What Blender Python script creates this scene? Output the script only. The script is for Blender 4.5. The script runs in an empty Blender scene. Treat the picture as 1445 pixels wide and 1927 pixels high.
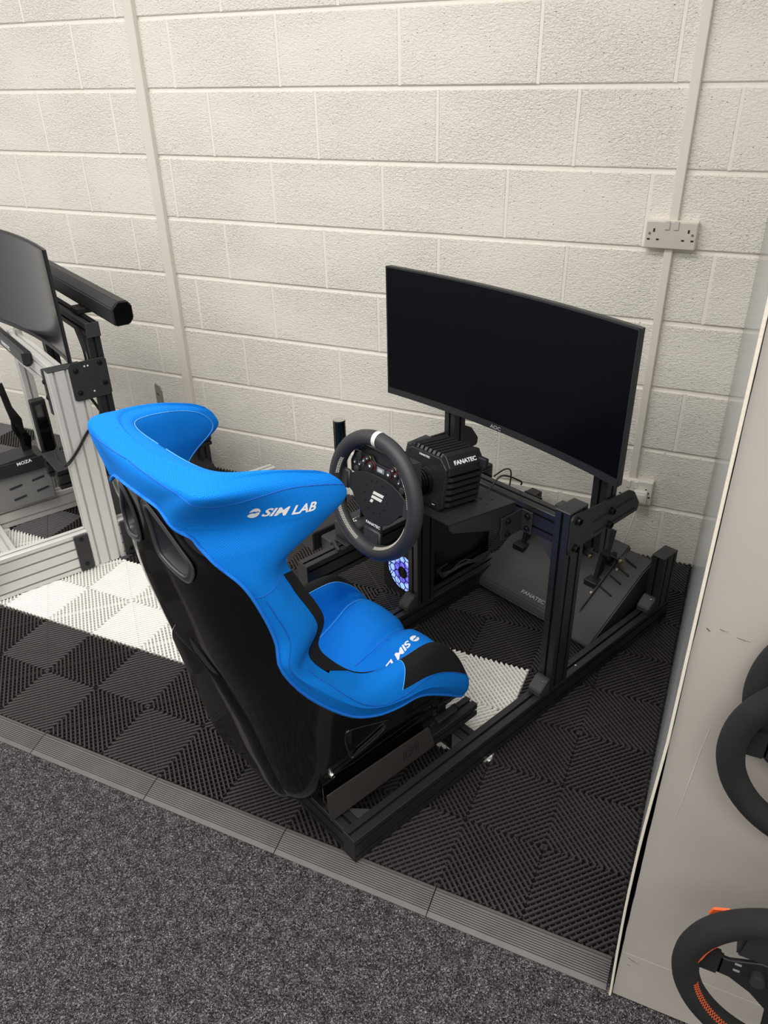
import bpy, bmesh, math, random
from mathutils import Matrix, Vector, noise
from mathutils.bvhtree import BVHTree
random.seed(7)
PI = math.pi
sc = bpy.context.scene
COL = sc.collection

# ------------------------------------------------------------------ camera, world, lamps, exposure
cam_d = bpy.data.cameras.new('camera')
cam = bpy.data.objects.new('camera', cam_d)
COL.objects.link(cam)
cam.matrix_world = (Matrix.Translation((0.3357, -0.9281, 1.4821)) @ Matrix.Rotation(0.4381, 4, 'Z')
                    @ Matrix.Rotation(1.0425, 4, 'X') @ Matrix.Rotation(-0.0243, 4, 'Z'))
cam_d.sensor_fit = 'AUTO'
cam_d.sensor_width = 36.0
cam_d.lens = 1456.17 / 1927 * 36
cam_d.clip_start = 0.02
cam_d.clip_end = 50
sc.camera = cam

world = bpy.data.worlds.new('world')
sc.world = world
world.use_nodes = True
wb = world.node_tree.nodes['Background']
wb.inputs[0].default_value = (1.0, 0.985, 0.965, 1)
wb.inputs[1].default_value = 0.60

def area(name, loc, sx, sy, power, rot=(0, 0, 0), col=(1, 0.975, 0.95)):
    d = bpy.data.lights.new(name, 'AREA')
    d.shape = 'RECTANGLE'
    d.size, d.size_y, d.energy, d.color = sx, sy, power, col
    o = bpy.data.objects.new(name, d)
    COL.objects.link(o)
    o.location = loc
    o.rotation_euler = rot
    return o
for x_, y_ in ((-2.4, -0.45), (-0.7, -0.45), (0.9, -0.45), (-2.4, -2.2), (-0.7, -2.2), (0.9, -2.2)):
    area('ceiling_panel_light', (x_, y_, 2.9), 1.2, 0.6, 31)
sc.view_settings.view_transform = 'Standard'
sc.view_settings.look = 'None'
sc.view_settings.exposure = 0.0
sc.view_settings.gamma = 1.0
sc.view_settings.use_curve_mapping = False

# ------------------------------------------------------------------ materials
def lin(c):
    return tuple((x / 255 / 12.92) if x / 255 <= 0.04045 else ((x / 255 + 0.055) / 1.055) ** 2.4 for x in c) + (1,)

def mat(name, rgb, rough=0.5, metal=0.0, bump=0.0, bscale=300.0, var=0.0, vscale=8.0, coat=0.0, spec=0.5, detail=4):
    m = bpy.data.materials.new(name)
    m.use_nodes = True
    nt = m.node_tree
    b = nt.nodes['Principled BSDF']
    b.inputs['Base Color'].default_value = lin(rgb)
    b.inputs['Roughness'].default_value = rough
    b.inputs['Metallic'].default_value = metal
    b.inputs['Specular IOR Level'].default_value = spec
    b.inputs['Coat Weight'].default_value = coat
    tc = nt.nodes.new('ShaderNodeTexCoord')
    if bump:
        n = nt.nodes.new('ShaderNodeTexNoise')
        n.inputs['Scale'].default_value = bscale
        n.inputs['Detail'].default_value = detail
        nt.links.new(tc.outputs['Object'], n.inputs['Vector'])
        bp = nt.nodes.new('ShaderNodeBump')
        bp.inputs['Strength'].default_value = bump
        bp.inputs['Distance'].default_value = 0.001
        nt.links.new(n.outputs['Fac'], bp.inputs['Height'])
        nt.links.new(bp.outputs[0], b.inputs['Normal'])
    if var:
        n2 = nt.nodes.new('ShaderNodeTexNoise')
        n2.inputs['Scale'].default_value = vscale
        n2.inputs['Detail'].default_value = 5
        nt.links.new(tc.outputs['Object'], n2.inputs['Vector'])
        r = nt.nodes.new('ShaderNodeValToRGB')
        r.color_ramp.elements[0].position = 0.3
        r.color_ramp.elements[1].position = 0.7
        c = lin(rgb)
        r.color_ramp.elements[0].color = tuple(x * (1 - var) for x in c[:3]) + (1,)
        r.color_ramp.elements[1].color = tuple(min(1, x * (1 + var)) for x in c[:3]) + (1,)
        nt.links.new(n2.outputs['Fac'], r.inputs[0])
        nt.links.new(r.outputs[0], b.inputs['Base Color'])
    return m

def emis(name, rgb, strength):
    m = bpy.data.materials.new(name)
    m.use_nodes = True
    b = m.node_tree.nodes['Principled BSDF']
    b.inputs['Base Color'].default_value = (0.02, 0.02, 0.03, 1)
    b.inputs['Emission Color'].default_value = lin(rgb)
    b.inputs['Emission Strength'].default_value = strength
    return m

M = dict(
    alu=mat('black_anodised', (34, 34, 36), 0.38, 0.0, 0.05, 500),
    alu_dark=mat('black_plastic', (27, 27, 28), 0.5),
    cap=mat('grey_black_cap', (52, 52, 54), 0.55, 0, 0.1, 900),
    steel=mat('black_powder_coat', (42, 42, 43), 0.5, 0, 0.15, 1500),
    gloss=mat('gloss_black', (9, 9, 10), 0.10, 0, coat=0.6),
    shell=mat('gloss_black_shell', (7, 7, 8), 0.09, spec=0.5),
    silver=mat('silver_anodised', (216, 214, 210), 0.36, 0.25, 0.04, 600),
    slot=mat('slot_shadow_black', (20, 20, 20), 0.8),
    bolt=mat('black_bolt', (38, 38, 38), 0.25, 0.6),
    chrome=mat('chrome', (210, 208, 202), 0.2, 1.0),
    brass=mat('brass_bolt', (205, 185, 140), 0.3, 1.0),
    rubber=mat('black_leather', (46, 46, 48), 0.48, 0, 0.35, 900),
    suede=mat('black_suede', (19, 19, 19), 0.95, 0, 0.5, 1200, 0.25, 30),
    cable=mat('black_cable', (22, 22, 22), 0.45),
    wcable=mat('white_cable', (222, 218, 208), 0.5),
    white_print=mat('white_print', (238, 238, 238), 0.6),
    grey_print=mat('grey_print', (150, 150, 150), 0.6),
    stitch=mat('cream_stitch', (220, 214, 196), 0.8),
    ostitch=mat('orange_stitch', (205, 84, 30), 0.8),
    orange=mat('orange_plastic', (232, 96, 40), 0.5),
    red=mat('red_plastic', (190, 30, 30), 0.5),
    blue=mat('blue_led_print', (90, 110, 230), 0.5),
    plastic_w=mat('white_plastic', (226, 222, 212), 0.35),
    screen=mat('matt_screen', (6, 8, 14), 0.34, 0, spec=0.15),
    screen_gloss=mat('gloss_screen', (6, 7, 10), 0.10, 0, 0.0),
    bezel=mat('monitor_bezel', (38, 39, 41), 0.42, 0, 0.1, 1200),
    tile_b=mat('black_tile', (50, 47, 45), 0.36, 0, 0.15, 900, 0.12, 25),
    tile_w=mat('white_tile', (236, 234, 228), 0.5, 0, 0.1, 900, 0.03, 20),
    edge=mat('grey_edge_strip', (84, 80, 77), 0.5, 0, 0.15, 900, 0.12, 14),
    gsw=mat('grey_bracket', (120, 116, 110), 0.4, 0.3),
    opening=mat('satin_black_opening', (58, 58, 60), 0.32),
    box_grey=mat('dark_grey_folded', (118, 117, 115), 0.5),
    deck=mat('black_grey_deck', (60, 59, 59), 0.5, 0, 0.15, 1200),
    welt=mat('blue_welt', (0, 116, 214), 0.8),
    cover=mat('brown_grey_cover', (58, 53, 50), 0.5, 0, 0.1, 900),
    fan=emis('fan_glow', (135, 165, 255), 1.7),
    fan2=emis('fan_glow_violet', (110, 100, 235), 1.3),
    lcd=emis('small_lcd', (150, 158, 160), 0.5),
)

def wall_paint():
    m = bpy.data.materials.new('painted_blockwork')
    m.use_nodes = True
    nt = m.node_tree
    N, L = nt.nodes, nt.links
    b = N['Principled BSDF']
    b.inputs['Roughness'].default_value = 0.55
    geo = N.new('ShaderNodeNewGeometry')
    mp = N.new('ShaderNodeMapping')
    L.new(geo.outputs['Position'], mp.inputs[0])
    mp.inputs['Scale'].default_value = (1.0, 1.0, 1.9)
    n1 = N.new('ShaderNodeTexNoise'); n1.inputs['Scale'].default_value = 128; n1.inputs['Detail'].default_value = 2.5; n1.inputs['Roughness'].default_value = 0.6
    n1.inputs['Distortion'].default_value = 0.6
    n2 = N.new('ShaderNodeTexVoronoi'); n2.inputs['Scale'].default_value = 60
    n3 = N.new('ShaderNodeTexNoise'); n3.inputs['Scale'].default_value = 2.2; n3.inputs['Detail'].default_value = 3
    for n in (n1, n2, n3):
        L.new(mp.outputs[0], n.inputs['Vector'])
    # small pits
    pit = N.new('ShaderNodeMapRange'); pit.inputs[1].default_value = 0.0; pit.inputs[2].default_value = 0.16; pit.inputs[3].default_value = 1; pit.inputs[4].default_value = 0
    n4 = N.new('ShaderNodeTexVoronoi'); n4.inputs['Scale'].default_value = 75; n4.inputs['Randomness'].default_value = 1
    L.new(mp.outputs[0], n4.inputs['Vector'])
    L.new(n4.outputs['Distance'], pit.inputs[0])
    gate = N.new('ShaderNodeMath'); gate.operation = 'GREATER_THAN'; gate.inputs[1].default_value = 0.84
    sep = N.new('ShaderNodeSeparateColor'); L.new(n4.outputs['Color'], sep.inputs[0]); L.new(sep.outputs[0], gate.inputs[0])
    pm = N.new('ShaderNodeMath'); pm.operation = 'MULTIPLY'; L.new(pit.outputs[0], pm.inputs[0]); L.new(gate.outputs[0], pm.inputs[1])
    # patchy roughness amount
    amt = N.new('ShaderNodeMapRange'); amt.inputs[1].default_value = 0.35; amt.inputs[2].default_value = 0.65; amt.inputs[3].default_value = 0.45; amt.inputs[4].default_value = 1.0
    L.new(n3.outputs['Fac'], amt.inputs[0])
    h = N.new('ShaderNodeMath'); h.operation = 'MULTIPLY'; L.new(n1.outputs['Fac'], h.inputs[0]); L.new(amt.outputs[0], h.inputs[1])
    h2 = N.new('ShaderNodeMath'); h2.operation = 'MULTIPLY_ADD'; L.new(pm.outputs[0], h2.inputs[0]); h2.inputs[1].default_value = -0.6; L.new(h.outputs[0], h2.inputs[2])
    bp = N.new('ShaderNodeBump'); bp.inputs['Strength'].default_value = 1.0; bp.inputs['Distance'].default_value = 0.0060
    L.new(h2.outputs[0], bp.inputs['Height']); L.new(bp.outputs[0], b.inputs['Normal'])
    mix = N.new('ShaderNodeMix'); mix.data_type = 'RGBA'
    mix.inputs[6].default_value = lin((234, 229, 218)); mix.inputs[7].default_value = lin((96, 90, 82))
    L.new(pm.outputs[0], mix.inputs[0]); L.new(mix.outputs[2], b.inputs['Base Color'])
    return m
M['wall'] = wall_paint()
M['mortar'] = mat('painted_mortar', (236, 231, 221), 0.55, 0, 0.5, 220)

def carpet_mat():
    m = bpy.data.materials.new('grey_carpet')
    m.use_nodes = True
    nt = m.node_tree
    N, L = nt.nodes, nt.links
    b = N['Principled BSDF']; b.inputs['Roughness'].default_value = 1.0; b.inputs['Specular IOR Level'].default_value = 0.15
    geo = N.new('ShaderNodeNewGeometry')
    n1 = N.new('ShaderNodeTexNoise'); n1.inputs['Scale'].default_value = 330; n1.inputs['Detail'].default_value = 4; n1.inputs['Distortion'].default_value = 1.5
    n2 = N.new('ShaderNodeTexNoise'); n2.inputs['Scale'].default_value = 45; n2.inputs['Detail'].default_value = 3
    for n in (n1, n2): L.new(geo.outputs['Position'], n.inputs['Vector'])
    mx = N.new('ShaderNodeMath'); mx.operation = 'MULTIPLY_ADD'; L.new(n2.outputs['Fac'], mx.inputs[0]); mx.inputs[1].default_value = 0.18; L.new(n1.outputs['Fac'], mx.inputs[2])
    r = N.new('ShaderNodeValToRGB')
    e = r.color_ramp.elements
    e[0].position = 0.47; e[0].color = lin((20, 19, 21))
    e[1].position = 0.80; e[1].color = lin((158, 154, 154))
    x = e.new(0.61); x.color = lin((57, 54, 56))
    L.new(mx.outputs[0], r.inputs[0]); L.new(r.outputs[0], b.inputs['Base Color'])
    bp = N.new('ShaderNodeBump'); bp.inputs['Strength'].default_value = 0.8; bp.inputs['Distance'].default_value = 0.004
    L.new(n1.outputs['Fac'], bp.inputs['Height']); L.new(bp.outputs[0], b.inputs['Normal'])
    return m
M['carpet'] = carpet_mat()

def mesh_fabric(name, rgb, dark, pitch=0.0030, fade=1.0):
    """spacer-mesh cloth: staggered small holes laid out in surface UV (metres)"""
    m = bpy.data.materials.new(name)
    m.use_nodes = True
    nt = m.node_tree
    N, L = nt.nodes, nt.links
    b = N['Principled BSDF']; b.inputs['Roughness'].default_value = 0.8; b.inputs['Specular IOR Level'].default_value = 0.2
    b.inputs['Sheen Weight'].default_value = 0.0
    tc = N.new('ShaderNodeTexCoord')
    sx = N.new('ShaderNodeSeparateXYZ'); L.new(tc.outputs['Object'], sx.inputs[0])
    sn = N.new('ShaderNodeSeparateXYZ'); L.new(tc.outputs['Normal'], sn.inputs[0])
    def mth(op, a, c=None):
        m_ = N.new('ShaderNodeMath'); m_.operation = op
        for i, q in enumerate((a, c)):
            if q is None: continue
            if isinstance(q, (int, float)): m_.inputs[i].default_value = q
            else: L.new(q, m_.inputs[i])
        return m_.outputs[0]
    def f(o, k): return mth('SINE', mth('MULTIPLY', o, k))
    def pat(a, c): return mth('MULTIPLY', f(a, 2 * PI / pitch), f(c, PI / pitch * 1.2))
    X, Y, Z = sx.outputs
    ws = [mth('POWER', mth('ABSOLUTE', n_), 10.0) for n_ in sn.outputs]
    tot = mth('ADD', mth('ADD', ws[0], ws[1]), mth('ADD', ws[2], 1e-5))
    acc = mth('ADD', mth('ADD', mth('MULTIPLY', pat(Z, Y), ws[0]), mth('MULTIPLY', pat(Z, X), ws[1])), mth('MULTIPLY', pat(Y, X), ws[2]))
    class P: outputs = [mth('DIVIDE', acc, tot)]
    p = P
    mr = N.new('ShaderNodeMapRange'); mr.inputs[1].default_value = 0.15; mr.inputs[2].default_value = 0.7
    mr.inputs[3].default_value = 0; mr.inputs[4].default_value = fade
    L.new(p.outputs[0], mr.inputs[0])
    mix = N.new('ShaderNodeMix'); mix.data_type = 'RGBA'; mix.inputs[6].default_value = lin(rgb); mix.inputs[7].default_value = lin(dark)
    L.new(mr.outputs[0], mix.inputs[0]); L.new(mix.outputs[2], b.inputs['Base Color'])
    bp = N.new('ShaderNodeBump'); bp.inputs['Strength'].default_value = 0.35; bp.inputs['Distance'].default_value = 0.001; bp.invert = True
    L.new(mr.outputs[0], bp.inputs['Height']); L.new(bp.outputs[0], b.inputs['Normal'])
    return m
M['fab'] = mesh_fabric('blue_mesh_fabric', (0, 127, 221), (0, 78, 172), fade=0.9)
M['fab_flat'] = mesh_fabric('blue_knit_fabric', (0, 122, 216), (0, 96, 190), 0.0022, 0.9)
M['fab_blk'] = mesh_fabric('black_mesh_fabric', (30, 30, 31), (8, 8, 8), fade=0.9)
M['piping'] = mat('blue_piping', (5, 90, 185), 0.8)
M['piping_light'] = mat('light_blue_stitch', (96, 176, 240), 0.8)

def board_mat():
    m = mat('grey_painted_board', (178, 172, 164), 0.42, 0, 0.05, 30, 0.05, 2.5)
    return m
M['board'] = board_mat()
def side_mat():
    m = bpy.data.materials.new('dusty_gloss_side')
    m.use_nodes = True
    nt = m.node_tree; N, L = nt.nodes, nt.links
    N.remove(N['Principled BSDF'])
    d = N.new('ShaderNodeBsdfDiffuse'); d.inputs[0].default_value = lin((180, 181, 179))
    g = N.new('ShaderNodeBsdfGlossy'); g.inputs['Roughness'].default_value = 0.10; g.inputs[0].default_value = (0.9, 0.9, 0.88, 1)
    geo = N.new('ShaderNodeNewGeometry')
    v = N.new('ShaderNodeTexVoronoi'); v.inputs['Scale'].default_value = 90; L.new(geo.outputs['Position'], v.inputs['Vector'])
    n = N.new('ShaderNodeTexNoise'); n.inputs['Scale'].default_value = 14; L.new(geo.outputs['Position'], n.inputs['Vector'])
    bp = N.new('ShaderNodeBump'); bp.inputs['Strength'].default_value = 0.1; bp.inputs['Distance'].default_value = 0.002; L.new(n.outputs['Fac'], bp.inputs['Height'])
    L.new(bp.outputs[0], g.inputs['Normal'])
    mx = N.new('ShaderNodeMixShader')
    fr = N.new('ShaderNodeFresnel'); fr.inputs[0].default_value = 1.5
    fm = N.new('ShaderNodeMath'); fm.operation = 'MULTIPLY'; fm.inputs[1].default_value = 0.7; L.new(fr.outputs[0], fm.inputs[0]); L.new(fm.outputs[0], mx.inputs[0])
    L.new(d.outputs[0], mx.inputs[1]); L.new(g.outputs[0], mx.inputs[2]); L.new(mx.outputs[0], N['Material Output'].inputs[0])
    return m
M['side'] = side_mat()
M['board_edge'] = mat('board_edge', (226, 218, 200), 0.7, 0, 0.4, 200)
M['scuff'] = mat('brown_scuff', (92, 72, 52), 0.8)
M['scratch'] = mat('pale_scratch', (196, 192, 186), 0.6)
M['socket'] = mat('cream_socket', (200, 192, 181), 0.35, 0, 0, var=0.04, vscale=30)
M['conduit'] = mat('painted_conduit', (222, 216, 204), 0.5, 0, 0.05, 60)

# ------------------------------------------------------------------ helpers
class Frame:
    """a place's own axes: origin on the floor, turned about z"""
    def __init__(self, o, th):
        self.o, self.th = Vector(o), th
        self.m = Matrix.Translation(self.o) @ Matrix.Rotation(-th, 4, 'Z')
WORLD = Frame((0, 0, 0), 0)
RIG = Frame((-0.176, -0.020, 0), math.radians(23.7))
RIG2 = Frame((-1.483, 0.637, 0), math.radians(28))

class Th:
    """an Empty at the thing's base; parts are given in the frame's coordinates"""
    def __init__(self, name, label, cat, base, frame=WORLD, group=None):
        o = bpy.data.objects.new(name, None)
        COL.objects.link(o)
        o.empty_display_size = 0.05
        o.matrix_world = frame.m @ Matrix.Translation(Vector(base))
        o['label'] = label
        o['category'] = cat
        if group: o['group'] = group
        self.o, self.base, self.frame = o, Vector(base), frame

def finish(me, smooth):
    if smooth:
        for p in me.polygons: p.use_smooth = True
        try: me.set_sharp_from_angle(angle=math.radians(smooth if smooth is not True else 40))
        except Exception: pass

def part(name, bm, m, th, label=None, smooth=False, parent=None, tri=False, kind=None):
    """link bm (frame coordinates) as a part of th; parent: another part for sub-parts"""
    bmesh.ops.translate(bm, verts=bm.verts, vec=-th.base)
    me = bpy.data.meshes.new(name)
    bm.to_mesh(me); bm.free()
    me.materials.append(m)
    finish(me, smooth)
    o = bpy.data.objects.new(name, me)
    COL.objects.link(o)
    o.parent = parent if parent else th.o
    if label: o['label'] = label
    if kind: o['kind'] = kind
    return o

def solo(name, bm, m, label=None, cat=None, frame=WORLD, base=None, smooth=False, group=None, kind=None, parent=None):
    base = Vector(base) if base else Vector((0, 0, 0))
    bmesh.ops.translate(bm, verts=bm.verts, vec=-base)
    me = bpy.data.meshes.new(name)
    bm.to_mesh(me); bm.free()
    me.materials.append(m)
    finish(me, smooth)
    o = bpy.data.objects.new(name, me)
    COL.objects.link(o)
    if parent is None:
        o.matrix_world = frame.m @ Matrix.Translation(base)
    else:
        o.parent = parent
    if label: o['label'] = label
    if cat: o['category'] = cat
    if group: o['group'] = group
    if kind: o['kind'] = kind
    return o

def BM(): return bmesh.new()

def add_mesh(bm, other):
    me = bpy.data.meshes.new('tmp'); other.to_mesh(me); other.free(); bm.from_mesh(me); bpy.data.meshes.remove(me)

def box(bm, x0, x1, y0, y1, z0, z1, bev=0.0, mtx=None, seg=1):
    t = bmesh.new()
    bmesh.ops.create_cube(t, size=1)
    bmesh.ops.scale(t, vec=(abs(x1 - x0), abs(y1 - y0), abs(z1 - z0)), verts=t.verts)
    bmesh.ops.translate(t, vec=((x0 + x1) / 2, (y0 + y1) / 2, (z0 + z1) / 2), verts=t.verts)
    if bev: bmesh.ops.bevel(t, geom=t.edges[:], offset=bev, segments=seg, affect='EDGES', profile=0.5)
    if mtx: t.transform(mtx)
    add_mesh(bm, t)
    return bm

def basis(d):
    d = Vector(d).normalized()
    up = Vector((0, 0, 1)) if abs(d.z) < 0.95 else Vector((0, 1, 0))
    a = up.cross(d).normalized()
    return a, d.cross(a), d

def tube(bm, pts, r, n=8, caps=True, closed=False, flat=None):
    """swept round section; r a number or list; flat=(fx,fy) scales the section"""
    pts = [Vector(p) for p in pts]
    k = len(pts)
    rings = []
    a0 = None
    for i, p in enumerate(pts):
        if closed: d = pts[(i + 1) % k] - pts[i - 1]
        else: d = pts[min(i + 1, k - 1)] - pts[max(i - 1, 0)]
        d.normalize()
        if a0 is None: a0 = basis(d)[0]
        a0 = (a0 - d * a0.dot(d)).normalized()
        b0 = d.cross(a0)
        rr = r[i] if isinstance(r, (list, tuple)) else r
        fx, fy = flat or (1, 1)
        rings.append([bm.verts.new(p + a0 * (rr * fx * math.cos(2 * PI * j / n)) + b0 * (rr * fy * math.sin(2 * PI * j / n))) for j in range(n)])
    m = k if closed else k - 1
    for i in range(m):
        A, B = rings[i], rings[(i + 1) % k]
        for j in range(n):
            bm.faces.new((A[j], A[(j + 1) % n], B[(j + 1) % n], B[j]))
    if caps and not closed:
        bm.faces.new(rings[0][::-1]); bm.faces.new(rings[-1])
    return bm

def cyl(bm, p0, p1, r, n=16, r1=None):
    return tube(bm, [p0, p1], [r, r if r1 is None else r1], n)

def smooth_pts(pts, sub=6, closed=False):
    pts = [Vector(p) for p in pts]
    n = len(pts)
    out = []
    m = n if closed else n - 1
    for i in range(m):
        if closed: a, b, c, d = pts[i - 1], pts[i], pts[(i + 1) % n], pts[(i + 2) % n]
        else: a, b, c, d = pts[max(i - 1, 0)], pts[i], pts[i + 1], pts[min(i + 2, n - 1)]
        for s in range(sub):
            t = s / sub
            out.append(0.5 * ((2 * b) + (c - a) * t + (2 * a - 5 * b + 4 * c - d) * t * t + (3 * b - a - 3 * c + d) * t ** 3))
    if not closed: out.append(pts[-1])
    return out

def prism(bm, poly, fn, t0, t1):
    """poly: 2D points; fn(x,y,t)->3D"""
    A = [bm.verts.new(fn(x, y, t0)) for x, y in poly]
    B = [bm.verts.new(fn(x, y, t1)) for x, y in poly]
    n = len(poly)
    bm.faces.new(A[::-1]); bm.faces.new(B)
    for i in range(n): bm.faces.new((A[i], A[(i + 1) % n], B[(i + 1) % n], B[i]))
    bmesh.ops.recalc_face_normals(bm, faces=bm.faces[:])
    return bm

def section(w, h, nx, ny, sw=0.0068, sd=0.007, ch=0.0012):
    """aluminium profile outline, w along a, h along b; nx slots on the w faces, ny on the h faces"""
    def side(L, n, hx):
        # from -L/2+ch to L/2-ch going along +, at outward distance hx
        pts = [(-L / 2 + ch, hx)]
        for i in range(n):
            c = (-L / 2) + (i + 0.5) * L / n
            pts += [(c - sw / 2, hx), (c - sw / 2, hx - 0.002), (c - 0.0068, hx - 0.0032), (c - 0.0055, hx - 0.0095), (c + 0.0055, hx - 0.0095), (c + 0.0068, hx - 0.0032), (c + sw / 2, hx - 0.002), (c + sw / 2, hx)]
        pts.append((L / 2 - ch, hx))
        return pts
    out = []
    for (x, y) in side(w, nx, h / 2): out.append((x, y))             # top, left to right
    for (x, y) in side(h, ny, w / 2): out.append((y, -x))            # right, downwards
    for (x, y) in side(w, nx, h / 2): out.append((-x, -y))           # bottom, right to left
    for (x, y) in side(h, ny, w / 2): out.append((-y, x))            # left, upwards
    return out

def profile(bm, axis, lo, hi, a0, a1, b0, b1, na, nb):
    """axis 'x','y','z' runs lo..hi; a,b are the other two axes in order; na slots on faces seen along b, nb on faces seen along a"""
    w, h = a1 - a0, b1 - b0
    ca, cb = (a0 + a1) / 2, (b0 + b1) / 2
    poly = section(w, h, na, nb)
    def fn(x, y, t):
        x, y = x + ca, y + cb
        return {'x': (t, x, y), 'y': (x, t, y), 'z': (x, y, t)}[axis]
    return prism(bm, poly, fn, lo, hi)

def text_bm(body, size, bold=0.0, shear=0.0, depth=0.0, sub=0, align='LEFT', space=1.0, xs=1.0):
    cu = bpy.data.curves.new('t', 'FONT')
    cu.body = body; cu.size = size; cu.offset = bold; cu.shear = shear; cu.extrude = depth; cu.align_x = align
    cu.space_character = space
    cu.resolution_u = 3
    ob = bpy.data.objects.new('t', cu)
    COL.objects.link(ob)
    dg = bpy.context.evaluated_depsgraph_get(); dg.update()
    me = bpy.data.meshes.new_from_object(ob.evaluated_get(dg))
    bm = bmesh.new(); bm.from_mesh(me)
    bpy.data.objects.remove(ob); bpy.data.curves.remove(cu); bpy.data.meshes.remove(me)
    if xs != 1.0: bmesh.ops.scale(bm, vec=(xs, 1, 1), verts=bm.verts)
    if sub:
        bmesh.ops.triangulate(bm, faces=bm.faces[:])
        for _ in range(sub):
            long = [e for e in bm.edges if e.calc_length() > size * 0.25]
            if long: bmesh.ops.subdivide_edges(bm, edges=long, cuts=1); bmesh.ops.triangulate(bm, faces=bm.faces[:])
    return bm

def lay(bm, o, ex, ey, off=0.0):
    """map flat text (x,y,z) to o + x*ex + y*ey + z*n"""
    ex, ey = Vector(ex).normalized(), Vector(ey).normalized()
    n = ex.cross(ey)
    for v in bm.verts:
        x, y, z = v.co
        v.co = Vector(o) + ex * x + ey * y + n * (z + off)
    return bm

def bolt(bm, c, d, r=0.007, h=0.006, washer=True):
    c, d = Vector(c), Vector(d).normalized()
    if washer: cyl(bm, c, c + d * 0.0015, r * 1.35, 14)
    tube(bm, [c, c + d * h * 0.85, c + d * h], [r, r, r * 0.85], 12, caps=False)
    # socket head: rim down into a recess
    tube(bm, [c + d * h, c + d * h, c + d * h * 0.45], [r * 0.85, r * 0.5, r * 0.5], 12, caps=False)
    tube(bm, [c + d * h * 0.45, c + d * h * 0.451], [r * 0.5, r * 0.01], 12, caps=False)
    return bm

# ------------------------------------------------------------------ the setting: wall
YW = 1.425
CO, Z0 = 0.2022, 1.6145  # course heights and joints table scaled about the camera onto this wall plane
joints = {-2: [-2.704, -2.291, -1.887, -1.483, -1.079, -0.675, -0.271, 0.133],
    -1: [-2.492, -2.088, -1.685, -1.275, -0.874, -0.469, -0.065, 0.34],
    0: [-2.686, -2.289, -1.885, -1.485, -1.086, -0.684, -0.276, 0.079],
    1: [-2.503, -2.099, -1.767, -1.362, -0.965, -0.565, -0.16, 0.245],
    2: [-2.677, -2.28, -1.949, -1.552, -1.145, -0.745, -0.345, 0.057],
    3: [-2.486, -2.082, -1.767, -1.358, -0.962, -0.556, -0.154, 0.251],
    4: [-2.704, -2.318, -1.922, -1.514, -1.184, -0.77, -0.37, 0.034],
    5: [-2.543, -2.139, -1.738, -1.332, -0.928, -0.522, -0.118, 0.24],
    6: [-2.704, -2.336, -1.934, -1.55, -1.138, -0.729, -0.325, 0.079],
    7: [-2.525, -2.121, -1.718, -1.314, -0.909, -0.504, -0.1, 0.24],
    8: [-2.704, -2.336, -1.934, -1.55, -1.138, -0.729, -0.325, 0.079]}
b = BM(); box(b, -3.5, 0.95, YW + 0.006, YW + 0.10, -0.02, 2.8)
for k in range(-5, 9):
    for x in joints.get(k, joints[-1] if k % 2 else joints[0]):
        box(b, x - 0.0046, x + 0.0046, YW + 0.0007, YW + 0.008, Z0 - CO * (k + 1) + 0.006, Z0 - CO * k - 0.006)
wall = solo('wall_back', b, M['mortar'], kind='structure')
wall['label'] = 'white painted blockwork wall behind the cockpit'
for k in range(-5, 9):
    ztop = Z0 - CO * k - 0.005
    zbot = max(Z0 - CO * (k + 1) + 0.005, -0.01)
    js = joints.get(k, joints[-1] if k % 2 else joints[0])
    xs = [-3.5] + js + [0.50, 0.95]
    for i in range(len(xs) - 1):
        x0, x1 = xs[i] + 0.0030, xs[i + 1] - 0.0030
        if x1 - x0 < 0.03: continue
        dy = random.uniform(-0.0012, 0.0012)
        b = BM()
        box(b, x0, x1, YW + dy, YW + 0.02, zbot, ztop, 0.0032, seg=1)
        solo('block', b, M['wall'], parent=wall)

# surface-mounted conduits on the wall
def conduit(name, x0, x1, zl, zh, d=0.016):
    b = BM()
    box(b, x0, x1, YW - d, YW + 0.004, zl, zh, 0.002)
    box(b, x0 - 0.0008, x1 + 0.0008, YW - d * 0.42, YW + 0.004, zl, zh, 0.0005)
    return solo(name, b, M['conduit'], kind='structure')
conduit('trim_1', -1.636, -1.600, 0.0, 2.8, 0.018)
conduit('trim_2', 0.1165, 0.1415, 1.085, 2.8)
conduit('trim_3', 0.1180, 0.1400, 0.295, 1.022)

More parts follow.
